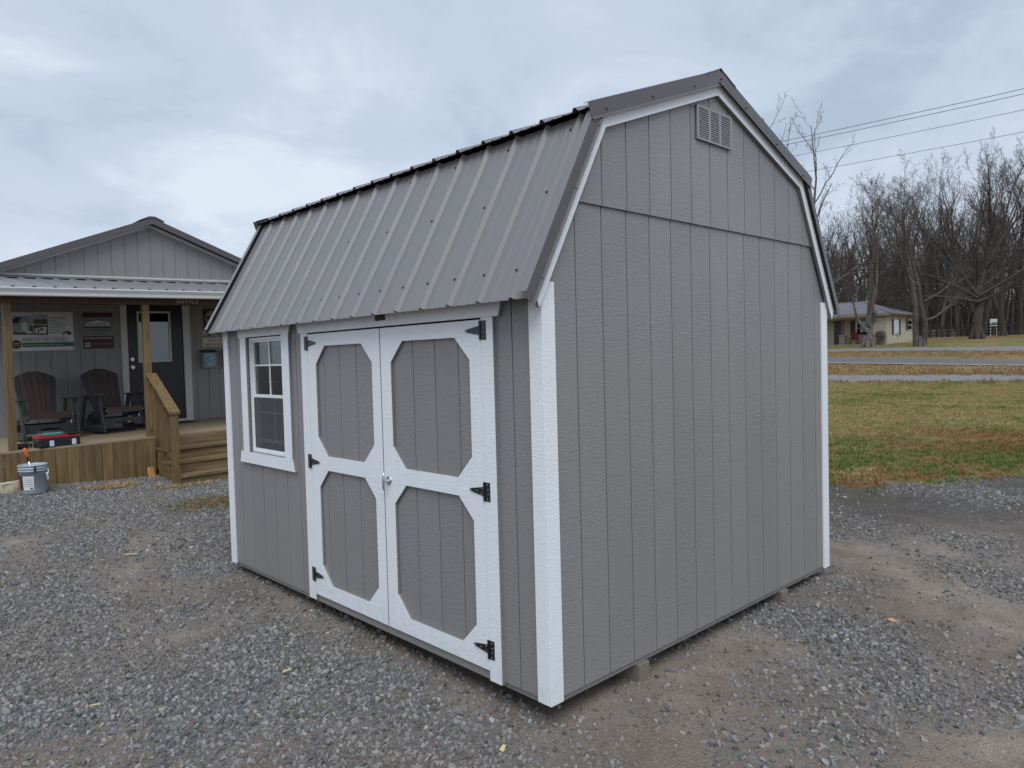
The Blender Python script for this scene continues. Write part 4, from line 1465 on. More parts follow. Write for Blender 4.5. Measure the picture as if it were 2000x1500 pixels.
ob(MB().prism([(0.900, PA.y, 0.86), (0.900, NY + 0.0895, 0.40), (0.900, NY + 0.0895, 0.445), (0.900, PA.y, 0.905)], (0.085, 0, 0)), 'bottom_rail', 'treated_y', rail, bevel=0.002)
for i in range(6):
    yb = NY + 0.165 + i * 0.132
    zt = PA.z - 0.055 - (PA.y - yb) * 0.6114
    zb = 0.47 + (yb - NY - 0.09) * 0.555
    ob(MB().box(0.8775, 0.9145, yb - 0.016, yb + 0.016, zb - 0.10, zt - 0.02), 'baluster', 'treated_v', rail)

# ------------------------------------------------------------------ signs on the office wall
YS = YW - 0.004


def plate(name, x0, x1, z0, z1, m, par, lift=0.0, th=0.003):
    return ob(MB().box(x0, x1, YS - lift - th, YS - lift, z0, z1), name, m, par)


def poly_print(name, pts, m, par, lift, th=0.0008):
    return ob(MB().prism([(x, YS - lift, z) for x, z in pts], (0, -th, 0)), name, m, par)


ban = thing('banner_sign', 'white banner with photos of sheds and the words Where Easy Meets Durable', 'sign', (0.05, YW, 2.25))
BX0, BX1, BZ0, BZ1 = -0.415, 0.505, 1.967, 2.570
plate('banner_sheet', BX0, BX1, BZ0, BZ1, 'sign_white', ban)
P1 = 0.0032
def bx(u): return BX0 + (BX1 - BX0) * u
def bz(v): return BZ1 + (BZ0 - BZ1) * v
# u,v measured over the banner, v from the top
def br(name, u0, u1, v0, v1, m, lift=P1):
    return plate(name, bx(u0), bx(u1), bz(v1), bz(v0), m, ban, lift, 0.0008)
br('photo_sky', 0.115, 0.405, 0.10, 0.36, 'print_sky')
br('photo_ground', 0.115, 0.405, 0.50, 0.585, 'print_brown')
br('photo_yard', 0.115, 0.405, 0.36, 0.50, 'print_grass')
poly_print('photo_barn', [(bx(u), bz(v)) for u, v in ((0.20, 0.53), (0.35, 0.50), (0.355, 0.27), (0.325, 0.17), (0.275, 0.14), (0.225, 0.19), (0.20, 0.30))], 'print_sage', ban, P1 + 0.0009)
poly_print('photo_barn_side', [(bx(u), bz(v)) for u, v in ((0.117, 0.47), (0.199, 0.53), (0.199, 0.30), (0.117, 0.29))], 'print_sage', ban, P1 + 0.0009)
poly_print('photo_barn_roof', [(bx(u), bz(v)) for u, v in ((0.117, 0.285), (0.199, 0.295), (0.224, 0.185), (0.272, 0.135), (0.17, 0.135), (0.117, 0.2))], 'print_navy', ban, P1 + 0.0009)
br('photo_barn_door', 0.245, 0.325, 0.27, 0.47, 'print_pale', P1 + 0.0019)
poly_print('photo_ramp', [(bx(u), bz(v)) for u, v in ((0.25, 0.475), (0.325, 0.475), (0.40, 0.515), (0.345, 0.565))], 'print_pale', ban, P1 + 0.0019)
br('photo_clouds', 0.413, 0.622, 0.065, 0.19, 'print_sky')
br('photo_field', 0.413, 0.622, 0.19, 0.315, 'print_grass')
br('photo_dark', 0.413, 0.622, 0.33, 0.595, 'print_brown')
poly_print('photo_cabin', [(bx(u), bz(v)) for u, v in ((0.43, 0.55), (0.59, 0.555), (0.605, 0.40), (0.575, 0.37), (0.43, 0.43))], 'print_pale', ban, P1 + 0.0009)
br('photo_cabin_window', 0.51, 0.545, 0.42, 0.48, 'print_black', P1 + 0.0019)
br('photo_cabin_door', 0.465, 0.50, 0.44, 0.53, 'print_grey', P1 + 0.0019)
text('heading', 'Why E.Z. Homes?', (bx(0.64), YS - 0.0040, bz(0.185)), 0.052, 'print_black', ban, xs=0.62, depth=0.0008, fn=SHV)
for i, wd in enumerate((0.14, 0.25, 0.275, 0.235, 0.18, 0.175)):
    br('text_line', 0.635, 0.635 + wd, 0.225 + i * 0.061, 0.237 + i * 0.061, 'print_black')
tr_ = [(0.835, 0.575), (0.845, 0.50), (0.89, 0.49), (0.90, 0.475), (0.925, 0.49), (0.955, 0.52), (0.96, 0.575)]
poly_print('tractor_print', [(bx(u), bz(v)) for u, v in tr_], 'print_grey', ban, P1)
for u, v, r in ((0.94, 0.56, 0.026), (0.838, 0.585, 0.012)):
    poly_print('tractor_wheel', [(bx(u) + r * math.cos(t * math.pi / 8), bz(v) + r * math.sin(t * math.pi / 8)) for t in range(16)], 'print_black', ban, P1 + 0.0009)
text('slogan', 'WHERE EASY MEETS DURABLE', (bx(0.245), YS - 0.0040, bz(0.765)), 0.094, 'print_black', ban, xs=0.40, depth=0.0008, fn=SHV, spc=1.22)
br('green_band', 0.10, 0.998, 0.79, 0.905, 'print_green')
text('band_text', "Ask about our cottages, you'll never regret it", (bx(0.27), YS - 0.0050, bz(0.87)), 0.040, 'print_pale', ban, xs=0.60, depth=0.0008, fn=SHV, spc=1.15)
star = []
for t in range(40):
    r = (0.088 if t % 2 else 0.076)
    star.append((bx(0.155) + r * math.cos(t * math.pi / 20), bz(0.83) + r * math.sin(t * math.pi / 20)))
poly_print('seal_rim', star, 'print_yellow', ban, P1 + 0.0010)
poly_print('seal', [(bx(0.155) + 0.062 * math.cos(t * math.pi / 12), bz(0.83) + 0.062 * math.sin(t * math.pi / 12)) for t in range(24)], 'print_navy', ban, P1 + 0.0020)
for dz in (0.012, -0.016):
    plate('seal_text', bx(0.155) - 0.04, bx(0.155) + 0.04, bz(0.83) + dz, bz(0.83) + dz + 0.008, 'print_pale', ban, P1 + 0.0030, 0.0006)
for u, v in ((0.975, 0.04), (0.975, 0.965)):
    poly_print('grommet', [(bx(u) + 0.008 * math.cos(t * math.pi / 5), bz(v) + 0.008 * math.sin(t * math.pi / 5)) for t in range(10)], 'print_black', ban, P1)

stl = thing('dealer_sign', 'brushed metal and maroon dealer sign between the banner and the door', 'sign', (0.86, YW, 2.27))
plate('sign_panel', 0.640, 1.085, 1.975, 2.565, 'steel_sign', stl)
plate('maroon_band', 0.640, 1.085, 2.490, 2.565, 'maroon', stl, P1, 0.001)
plate('maroon_band', 0.640, 1.085, 1.975, 2.180, 'maroon', stl, P1, 0.001)
poly_print('logo_outline', [(0.672, 2.315), (1.052, 2.315), (1.052, 2.405), (0.865, 2.450), (0.672, 2.405)], 'print_black', stl, P1)
poly_print('logo_field', [(0.680, 2.340), (1.044, 2.340), (1.044, 2.400), (0.865, 2.440), (0.680, 2.400)], 'print_pale', stl, P1 + 0.001)
text('logo_text', 'MAX', (0.688, YS - 0.0052, 2.345), 0.078, 'red_print', stl, xs=0.98, depth=0.0008, fn=SHV)
text('logo_text', 'STEEL', (0.850, YS - 0.0052, 2.345), 0.070, 'print_black', stl, xs=0.93, depth=0.0008, fn=SHV)
text('sign_text', 'AUTHORIZED', (0.862, YS - 0.0040, 2.262), 0.042, 'print_black', stl, xs=1.05, depth=0.0008, fn=SHV, align='CENTER')
text('sign_text', 'DEALER', (0.862, YS - 0.0040, 2.215), 0.042, 'print_black', stl, xs=1.1, depth=0.0008, fn=SHV, align='CENTER')
plate('text_line', 0.655, 1.065, 2.140, 2.150, 'print_pale', stl, 0.0045, 0.0006)
plate('text_line', 0.755, 1.055, 2.046, 2.056, 'print_grey', stl, 0.0045, 0.0006)
plate('blank_square', 0.667, 0.735, 2.005, 2.073, 'print_pale', stl, 0.0045, 0.0006)
plate('blank_square_centre', 0.678, 0.724, 2.016, 2.062, 'print_grey', stl, 0.0053, 0.0006)

fre = thing('free_poster', 'dark poster with a round tan badge reading free, right of the office door', 'poster', (2.75, YW, 2.4))
plate('poster_sheet', 2.565, 2.925, 2.215, 2.640, 'print_black', fre)
circ = lambda cx, cz, r, n=28: [(cx + r * math.cos(t * 2 * math.pi / n), cz + r * math.sin(t * 2 * math.pi / n)) for t in range(n)]
poly_print('badge', circ(2.735, 2.475, 0.135), 'badge_tan', fre, P1)
poly_print('badge_ring', circ(2.735, 2.475, 0.122), 'print_brown', fre, P1 + 0.0009)
poly_print('badge_centre', circ(2.735, 2.475, 0.113), 'badge_tan', fre, P1 + 0.0018)
plate('badge_band', 2.625, 2.845, 2.445, 2.515, 'maroon', fre, P1 + 0.0027, 0.0006)
text('badge_text', 'FREE', (2.735, YS - 0.0068, 2.458), 0.068, 'badge_tan', fre, xs=0.95, depth=0.0006, fn=SHV, align='CENTER')
for k in (-1, 0, 1):
    poly_print('badge_star', circ(2.735 + k * 0.048, 2.548 - abs(k) * 0.008, 0.011, 5), 'print_black', fre, P1 + 0.0027)
pup = thing('brochure_sign', 'tan sign reading pick up brochure below the round badge', 'sign', (2.8, YW, 2.06))
plate('sign_board', 2.545, 3.02, 1.955, 2.118, 'tan_board', pup)
text('sign_text', 'PICK UP', (2.640, YS - 0.0040, 2.048), 0.068, 'print_black', pup, xs=1.0, depth=0.0008, fn=SHV)
text('sign_text', 'BROCHURE', (2.575, YS - 0.0040, 1.972), 0.068, 'print_black', pup, xs=1.0, depth=0.0008, fn=SHV)
for i, (x0, lb) in enumerate(((2.500, 'dark brochure box holding blue printed leaflets below the tan sign'), (2.905, 'brochure box mostly hidden behind the corner of the shed'))):
    bxo = thing('brochure_box', lb, 'brochure box', (x0 + 0.12, YW, 1.55))
    ob(MB().prism([(x0, YW - 0.001, 1.59), (x0, YW - 0.10, 1.57), (x0, YW - 0.12, 1.85), (x0, YW - 0.001, 1.88)], (0.235, 0, 0)), 'box_body', 'clear_plastic', bxo, bevel=0.006)
    ob(MB().prism([(x0 - 0.015, YW - 0.001, 1.905), (x0 - 0.015, YW - 0.135, 1.865), (x0 - 0.015, YW - 0.135, 1.848), (x0 - 0.015, YW - 0.001, 1.884)], (0.265, 0, 0)), 'lid', 'tool_black', bxo, bevel=0.003)
    ob(MB().prism([(x0 + 0.022, YW - 0.1045, 1.615), (x0 + 0.213, YW - 0.1045, 1.615), (x0 + 0.213, YW - 0.1200, 1.83), (x0 + 0.022, YW - 0.1200, 1.83)], (0, -0.003, 0)), 'leaflet', 'brochure', bxo)

# ------------------------------------------------------------------ porch chairs
def make_chair(label):
    c = thing('glider_chair', label, 'chair', (0, 0, 0), 0, 'chairs on the porch')
    # local frame: front towards -y, floor at z=0
    def slat_poly(u0, u1):
        lo = [(u0 * 0.215, 0.0), (u1 * 0.215, 0.0)]
        def top(u): return 0.705 - 0.115 * u * u
        n = 3
        hi = [(u1 + (u0 - u1) * k / n) for k in range(n + 1)]
        return lo + [(u * 0.290, top(u)) for u in hi]
    rec = 0.36                                        # lean of the back
    def place(p, y):
        x, h = p
        return Vector((x, 0.16 + y + h * rec, 0.33 + h * math.sqrt(1 - rec * rec)))
    us = [-1, -0.74, -0.445, -0.15, 0.15, 0.445, 0.74, 1]
    for i in range(7):
        p = [place(q, 0.0) for q in slat_poly(us[i] + 0.012, us[i + 1] - 0.012)]
        MB().prism(p, Vector((0, 0.022, -0.008))).build('back_slat', 'poly_dark' if i in (0, 6) else 'poly_brown', c)
    MB().beam((-0.25, 0.30, 0.55), (0.25, 0.30, 0.55), 0.03, 0.09).build('back_brace', 'poly_dark', c)
    MB().beam((-0.25, 0.44, 0.86), (0.25, 0.44, 0.86), 0.03, 0.08).build('back_brace', 'poly_dark', c)
    for i in range(5):
        y = -0.295 + i * 0.098
        z = 0.372 - 0.018 * i
        MB().box(-0.272, 0.272, y, y + 0.088, z, z + 0.022).build('seat_slat', 'poly_brown', c, bevel=0.003)
    MB().box(-0.272, 0.272, -0.318, -0.297, 0.305, 0.385).build('seat_front', 'poly_brown', c, bevel=0.003)
    for s in (-1, 1):
        MB().prism([(s * 0.258, -0.295, 0.370), (s * 0.258, 0.24, 0.275), (s * 0.258, 0.24, 0.19), (s * 0.258, -0.295, 0.285)], (s * 0.022, 0, 0)).build('seat_rail', 'poly_dark', c)
        ap = [(s * 0.285, -0.36), (s * 0.40, -0.37), (s * 0.415, -0.30), (s * 0.405, -0.10), (s * 0.375, 0.24), (s * 0.315, 0.26), (s * 0.300, -0.05)]
        MB().prism([(x, y, 0.560 + 0.02 * (y < -0.2)) for x, y in ap], (0, 0, 0.024)).build('arm', 'poly_dark', c, bevel=0.004)
        MB().prism([(s * 0.330, -0.375, 0.03), (s * 0.330, -0.295, 0.03), (s * 0.330, -0.165, 0.559), (s * 0.330, -0.245, 0.559)], (s * 0.028, 0, 0)).build('leg', 'poly_dark', c)
        MB().prism([(s * 0.330, 0.375, 0.03), (s * 0.330, 0.295, 0.03), (s * 0.330, 0.135, 0.559), (s * 0.330, 0.215, 0.559)], (s * 0.028, 0, 0)).build('leg', 'poly_dark', c)
        MB().box(s * 0.345 - 0.02, s * 0.345 + 0.02, -0.375, 0.375, 0.028, 0.10).build('side_rail', 'poly_dark', c)
        MB().tube([(s * 0.31, -0.20, 0.10), (s * 0.30, -0.16, 0.27)], 0.009, 8).build('glide_arm', 'bolt', c)
        MB().tube([(s * 0.285, -0.319, 0.345), (s * 0.285, -0.327, 0.345)], 0.008, 8).build('bolt', 'bolt', c)
    arch = [(-0.32, 0.10), (-0.32, 0.225), (0.32, 0.225), (0.32, 0.10), (0.17, 0.10)] + [(0.17 * math.cos(t * math.pi / 8), 0.10 + 0.075 * math.sin(t * math.pi / 8)) for t in range(1, 8)] + [(-0.17, 0.10)]
    mb = MB()
    mb.prism([(x, -0.275, z) for x, z in arch], (0, 0.024, 0))
    mb.build('front_apron', 'poly_dark', c)
    MB().box(-0.324, 0.324, 0.20, 0.225, 0.10, 0.22).build('rear_apron', 'poly_dark', c)
    MB().lathe([(0.0, 0.0), (0.30, 0.0), (0.30, 0.022), (0.27, 0.032), (0.0, 0.034)], (0, 0, 0), 28).build('swivel_base', 'tool_black', c)
    return c


chair = make_chair('brown and black slatted porch chair behind the open toolbox')
chair2 = copy_tree(chair)
chair2['label'] = 'brown and black slatted porch chair next to the office door'
chair.location = (-0.13, 10.06, FL + 0.019 * -1.13)
chair.rotation_euler.z = math.radians(5)
chair2.location = (0.83, 10.17, FL - 0.003)
chair2.rotation_euler.z = math.radians(14)

# door mat
tag(MB().box(1.55, 2.20, 10.45, 10.86, FL + 0.012, FL + 0.026).build('door_mat', 'mat_rubber'), 'thin black door mat in front of the office door', 'door mat')

# toolbox
tb = thing('toolbox', 'open black and red toolbox on the edge of the porch', 'toolbox', (-0.24, 8.74, FL - 0.024), math.radians(9))
def tbox(name, x0, x1, y0, y1, z0, z1, m, bev=0.006):
    o = MB().box(x0, x1, y0, y1, z0, z1).build(name, m, None, bevel=bev)
    o.parent = tb
    return o
tbox('body', -0.245, 0.245, -0.11, 0.11, 0.0, 0.115, 'tool_black', 0.014)
tbox('rim', -0.252, 0.252, -0.116, 0.116, 0.1155, 0.135, 'tool_red')
tbox('lid', -0.250, 0.10, -0.105, 0.105, 0.1355, 0.152, 'tool_red')
tbox('lid', 0.06, 0.250, -0.10, 0.112, 0.1525, 0.172, 'tool_black')
for xx in (-0.10, 0.165):
    tbox('latch', xx - 0.026, xx + 0.026, -0.121, -0.1105, 0.012, 0.088, 'latch', 0.004)
    tbox('latch_hinge', xx - 0.026, xx + 0.026, -0.1215, -0.1165, 0.089, 0.118, 'tool_black', 0.002)
tt = thing('hand_tool', 'teal handled tool lying on top of the toolbox', 'tool', (-0.28, 8.72, FL - 0.024 + 0.153), math.radians(6))
o = MB().prism([(-0.11, -0.014, 0), (0.02, -0.018, 0), (0.10, -0.010, 0), (0.13, 0.0, 0), (0.10, 0.014, 0), (0.02, 0.018, 0), (-0.11, 0.012, 0)], (0, 0, 0.030)).build('handle', 'teal', None, bevel=0.008)
o.parent = tt
o = MB().prism([(-0.20, -0.008, 0.008), (-0.111, -0.012, 0.008), (-0.111, 0.010, 0.008), (-0.20, 0.006, 0.008)], (0, 0, 0.010)).build('blade', 'bolt', None, bevel=0.002)
o.parent = tt
fl = thing('black_drill', 'small black tool lying between the post and the toolbox', 'tool', (-0.60, 8.80, FL - 0.030), math.radians(8))
o = MB().box(-0.085, 0.05, -0.035, 0.035, 0.0, 0.072).build('tool_body', 'tool_black', None, bevel=0.018)
o.parent = fl
o = MB().box(0.0505, 0.095, -0.022, 0.022, 0.012, 0.066).build('tool_head', 'tool_black', None, bevel=0.008)
o.parent = fl
o = MB().box(0.0505, 0.058, -0.026, -0.0225, 0.014, 0.06).build('tool_clip', 'bolt', None)
o.parent = fl

# bucket
BKX, BKY = -0.615, 8.20
BKZ = gz(BKX, BKY) + 0.005
bk = thing('bucket', 'grey plastic bucket with a white label standing before the porch', 'bucket', (BKX, BKY, BKZ))
prof = [(0.0, 0.006), (0.128, 0.0), (0.133, 0.01), (0.148, 0.275), (0.156, 0.277), (0.157, 0.288), (0.150, 0.292), (0.150, 0.305), (0.158, 0.308), (0.158, 0.318), (0.151, 0.322), (0.152, 0.338), (0.159, 0.342), (0.159, 0.352), (0.155, 0.357), (0.148, 0.353), (0.143, 0.28), (0.128, 0.02), (0.0, 0.018)]
o = MB().lathe(prof, (0, 0, 0), 40).build('bucket_shell', 'bucket_grey', None, smooth=True)
o.parent = bk
def arc_patch(a0, a1, z0, z1, m, name, lift=0.002, n=8):
    mb = MB()
    rr_ = lambda z: 0.133 + (z - 0.01) / 0.265 * 0.015 + lift
    for k in range(n):
        t0, t1 = math.radians(a0 + (a1 - a0) * k / n), math.radians(a0 + (a1 - a0) * (k + 1) / n)
        mb.poly([(rr_(z) * math.cos(t), rr_(z) * math.sin(t), z) for t, z in ((t0, z0), (t1, z0), (t1, z1), (t0, z1))])
    o = mb.build(name, m, None, smooth=True)
    o.parent = bk
arc_patch(212, 262, 0.055, 0.225, 'label_white', 'paper_label', 0.0015)
arc_patch(178, 212, 0.055, 0.225, 'maroon', 'label_stripe', 0.0018)
arc_patch(247, 256, 0.065, 0.085, 'print_black', 'label_mark', 0.0032, 2)
for i in range(5):
    arc_patch(219, 256, 0.105 + i * 0.022, 0.109 + i * 0.022, 'print_grey', 'label_text_line', 0.0032, 5)
o = MB().tube([(0.158 * math.cos(t), 0.158 * math.sin(t), z) for t, z in ((-0.15, 0.285), (-0.30, 0.25), (-0.50, 0.20), (-0.65, 0.17))], 0.003, 6).build('bail_wire', 'zinc', None)
o.parent = bk
o = MB().tube([(0.170 * math.cos(t), 0.170 * math.sin(t), z) for t, z in ((-0.62, 0.165), (-0.72, 0.215), (-0.78, 0.245))], 0.013, 10).build('bail_grip', 'label_white', None)
o.parent = bk
hm = thing('paint_tool', 'orange handled tool sticking out of the bucket', 'tool', (BKX - 0.03, BKY - 0.02, BKZ + 0.03))
def htube(name, pts, r, m):
    o = MB().tube(pts, r, 10).build(name, m, None, smooth=True)
    o.parent = hm
htube('blade', [(0.06, 0.02, 0.0), (0.02, 0.0, 0.20), (-0.015, -0.02, 0.37)], [0.012, 0.011, 0.010], 'zinc')
htube('collar', [(-0.0151, -0.0201, 0.3705), (-0.028, -0.026, 0.42)], [0.011, 0.013], 'tool_black')
htube('handle', [(-0.0285, -0.0262, 0.421), (-0.034, -0.029, 0.45), (-0.052, -0.035, 0.525), (-0.056, -0.037, 0.535)], [0.017, 0.020, 0.020, 0.014], 'orange')
h2 = thing('putty_knife', 'black handled tool hooked on the front rim of the bucket', 'tool', (BKX - 0.01, BKY - 0.17, BKZ + 0.29))
o = MB().prism([(-0.010, -0.004, -0.02), (0.010, -0.004, -0.02), (0.011, -0.006, 0.055), (-0.011, -0.006, 0.055)], (0, -0.014, 0)).build('handle', 'tool_black', None, bevel=0.004)
o.parent = h2
o = MB().prism([(-0.007, -0.006, 0.056), (0.007, -0.006, 0.056), (0.006, 0.03, 0.085), (-0.006, 0.03, 0.085)], (0, 0, 0.004)).build('blade', 'zinc', None)
o.parent = h2

# pale stone at the porch corner, amber scrap under the steps
def rough_block(name, c, s, m, seed, label, cat, rz=0.0):
    import bmesh
    bm = bmesh.new()
    bmesh.ops.create_cube(bm, size=1.0)
    bmesh.ops.subdivide_edges(bm, edges=bm.edges[:], cuts=4, use_grid_fill=True)
    for v in bm.verts:
        v.co = Vector((v.co.x * s[0], v.co.y * s[1], (v.co.z + 0.5) * s[2]))
        v.co += mnoise.noise_vector(v.co * 9 + Vector((seed, 0, 0))) * 0.022
    me = bpy.data.meshes.new(name)
    bm.to_mesh(me)
    bm.free()
    me.materials.append(MATS[m])
    o = bpy.data.objects.new(name, me)
    COL.objects.link(o)
    o.location = c
    o.rotation_euler.z = rz
    return tag(o, label, cat)


rough_block('stone_block', (-0.80, 8.43, gz(-0.8, 8.43) - 0.03), (0.26, 0.17, 0.16), 'limestone', 2.0, 'pale stone block under the corner of the porch', 'stone', 0.1)
rough_block('plastic_scrap', (0.845, 8.53, gz(0.845, 8.53) - 0.02), (0.07, 0.03, 0.17), 'amber', 6.0, 'orange scrap leaning in the gap beside the porch steps', 'scrap', 0.2)
# ------------------------------------------------------------------ bare trees
class Tree:
    def __init__(self, seed):
        self.r = random.Random(seed)
        self.seg = []                       # (level, p0, p1, r0, r1)

    def branch(self, p, d, length, rad, lev, maxlev, up, spread, nch):
        r = self.r
        n = {0: 7, 1: 6, 2: 5, 3: 4}.get(lev, 3)
        pts = [p.copy()]
        dd = d.normalized()
        sl = length / n
        for i in range(n):
            w_ = 0.10 + 0.07 * lev
            dd = (dd + Vector((r.gauss(0, w_), r.gauss(0, w_), r.gauss(0, w_ * 0.6) + up * (0.10 if lev else 0.03)))).normalized()
            q = pts[-1] + dd * sl
            if q.z < 0.5 + lev * 0.2:
                q.z = 0.5 + lev * 0.2
            pts.append(q)
        end = 0.12 if lev == 0 else (0.25 if lev < maxlev else 0.45)
        rad_at = lambda t: max(rad * (1 - (1 - end) * t), 0.006)
        for i in range(n):
            self.seg.append((lev, pts[i], pts[i + 1], rad_at(i / n), rad_at((i + 1) / n)))
        if lev >= maxlev:
            return
        k = nch[min(lev, len(nch) - 1)]
        for j in range(k):
            t = (0.22 if lev else self.t0) + (1.0 - (0.22 if lev else self.t0)) * (j + r.uniform(0.2, 0.9)) / k
            t = min(t, 0.985)
            i = min(int(t * n), n - 1)
            base = pts[i].lerp(pts[i + 1], t * n - i)
            ax = (pts[i + 1] - pts[i]).normalized()
            o = ax.orthogonal().normalized()
            o.rotate(Matrix.Rotation(r.uniform(0, 6.283) if lev else j * 2.4 + r.uniform(-0.4, 0.4), 3, ax))
            ang = spread * r.uniform(0.6, 1.3)
            nd = ax * math.cos(ang) + o * math.sin(ang)
            ln = length * r.uniform(*self.ratio) * (1.15 - 0.55 * t)
            self.branch(base, nd, ln, min(rad_at(t) * r.uniform(0.38, 0.60), 0.5), lev + 1, maxlev, up, spread, nch)


def tubes_mesh(name, segs, m, sides):
    P0 = np.array([s[1] for s in segs])
    P1 = np.array([s[2] for s in segs])
    R0 = np.array([s[3] for s in segs])
    R1 = np.array([s[4] for s in segs])
    D = P1 - P0
    D /= np.linalg.norm(D, axis=1)[:, None] + 1e-9
    ref = np.where(np.abs(D[:, 2:3]) < 0.9, np.array([[0, 0, 1.0]]), np.array([[1.0, 0, 0]]))
    A = np.cross(D, ref)
    A /= np.linalg.norm(A, axis=1)[:, None]
    B = np.cross(D, A)
    th = np.arange(sides) * 2 * np.pi / sides
    ring = A[:, None, :] * np.cos(th)[None, :, None] + B[:, None, :] * np.sin(th)[None, :, None]
    V = np.concatenate([P0[:, None] + ring * R0[:, None, None], P1[:, None] + ring * R1[:, None, None]], 1).reshape(-1, 3)
    n = len(segs)
    base = (np.arange(n) * 2 * sides)[:, None]
    j = np.arange(sides)[None]
    j2 = (j + 1) % sides
    F = np.stack([base + j, base + j2, base + sides + j2, base + sides + j], -1).reshape(-1, 4)
    me = bpy.data.meshes.new(name)
    me.vertices.add(len(V))
    me.vertices.foreach_set('co', V.astype(np.float32).ravel())
    me.loops.add(F.size)
    me.loops.foreach_set('vertex_index', F.astype(np.int32).ravel())
    me.polygons.add(len(F))
    me.polygons.foreach_set('loop_start', np.arange(0, F.size, 4, dtype=np.int32))
    me.update(calc_edges=True)
    me.materials.append(MATS[m])
    return me


def grow(seed, stems, maxlev, up, spread, nch, t0=0.35, ratio=(0.36, 0.60)):
    """stems: list of (offset xyz, direction, length, radius)"""
    T_ = Tree(seed)
    T_.t0 = t0
    T_.ratio = ratio
    for off, d, ln, rad in stems:
        T_.branch(Vector(off), Vector(d), ln, rad, 0, maxlev, up, spread, nch)
    return T_.seg


def flare(segs, rad):
    out = []
    for a in range(6):
        t = a * math.pi / 3 + 0.3
        out.append((0, Vector((math.cos(t) * rad * 1.15, math.sin(t) * rad * 1.15, -0.15)), Vector((math.cos(t) * rad * 0.25, math.sin(t) * rad * 0.25, rad * 2.0)), rad * 0.42, rad * 0.5))
    return out


def tree(name, label, loc, segs, bark, twig, trunk_lev=1, group='bare trees across the road', rz=0.0, scale=1.0):
    t = thing(name, label, 'tree', loc, rz, group)
    a = [s for s in segs if s[0] <= trunk_lev]
    b_ = [s for s in segs if s[0] > trunk_lev]
    o = bpy.data.objects.new('trunk', tubes_mesh('trunk', a, bark, 9))
    COL.objects.link(o)
    o.data.shade_smooth()
    o.parent = t
    thick = [s for s in b_ if s[3] > 0.03]
    thin = [s for s in b_ if s[3] <= 0.03]
    o = bpy.data.objects.new('crown', tubes_mesh('crown', thick + thin, twig, 3))
    COL.objects.link(o)
    o.parent = t
    t.scale = (scale, scale, scale)
    return t


def ground_at(px, d):
    """world point on the ground below the given picture column at camera depth d"""
    p = at_depth(px, 680, d)
    return Vector((p.x, p.y, gz(p.x, p.y)))


def cam_dir(right, fwd, up):
    return Vector((right * 0.726 + fwd * 0.687, right * -0.687 + fwd * 0.726, up))


def stem(right, fwd, up, ln, rad, off=(0, 0, 0)):
    return (off, cam_dir(right, fwd, up), ln, rad)


# large tree hidden behind the shed, its limbs reach out over the roof edge
p = ground_at(1528, 58)
sg = grow(11, [stem(0.14, 0, 1, 19.0, 0.24), stem(0.36, 0.1, 1, 19.0, 0.20, (0.1, 0, 1.5)), stem(0.72, 0.2, 1.0, 13.5, 0.19, (0, 0, 2.2)), stem(0.88, -0.1, 0.85, 12.5, 0.16, (0, 0, 2.0)), stem(1.0, 0.3, 0.55, 11.0, 0.14, (0, 0, 1.9)), stem(1.0, -0.1, 0.30, 8.5, 0.11, (0, 0, 2.3))], 4, 0.25, 0.55, [9, 6, 5, 4], 0.45, (0.20, 0.36))
tree('spreading_tree', 'large bare tree behind the shed with limbs reaching past its roof edge', p, sg + flare(sg, 0.4), 'bark_grey', 'twig')
# pale multi-stemmed tree before the cream house
p = ground_at(1695, 58.0)
sg = grow(23, [stem(-0.05, 0, 1, 2.2, 0.36), stem(-0.50, 0.05, 0.85, 3.6, 0.17, (-0.10, 0.08, 1.3)), stem(0.10, 0, 1, 9.5, 0.20, (0.10, -0.1, 1.6)), stem(-0.08, 0.1, 1, 10.0, 0.19, (0, 0, 1.7)), stem(0.02, -0.1, 1, 8.5, 0.17, (0.05, 0, 1.7)), stem(-0.8, 0.1, 0.5, 4.0, 0.05, (-0.1, 0.1, 4.4))], 4, 0.8, 0.50, [6, 5, 5, 4], 0.50)
tree('forked_tree', 'pale barked bare tree forking low in front of the cream house', p, sg + flare(sg, 0.42), 'bark_pale', 'twig')
# twin-trunk tree at the right end of the house
p = ground_at(1797, 55.5)
sg = grow(31, [stem(-0.03, 0, 1, 12.0, 0.24, (-0.22, 0.2, 0)), stem(0.05, 0, 1, 11.0, 0.22, (0.22, -0.2, 0)), stem(0.9, 0.1, 0.30, 4.2, 0.11, (0.24, -0.22, 1.9)), stem(0.9, 0.1, 0.5, 4.5, 0.07, (0.24, -0.22, 3.4)), stem(-0.5, 0.2, 0.8, 5.5, 0.09, (-0.2, 0.2, 5.0))], 4, 0.7, 0.50, [9, 6, 5, 4], 0.40)
tw = tree('twin_trunk_tree', 'rough twin-trunked bare tree at the right end of the cream house', p, sg + flare(sg, 0.36), 'bark_grey', 'twig')
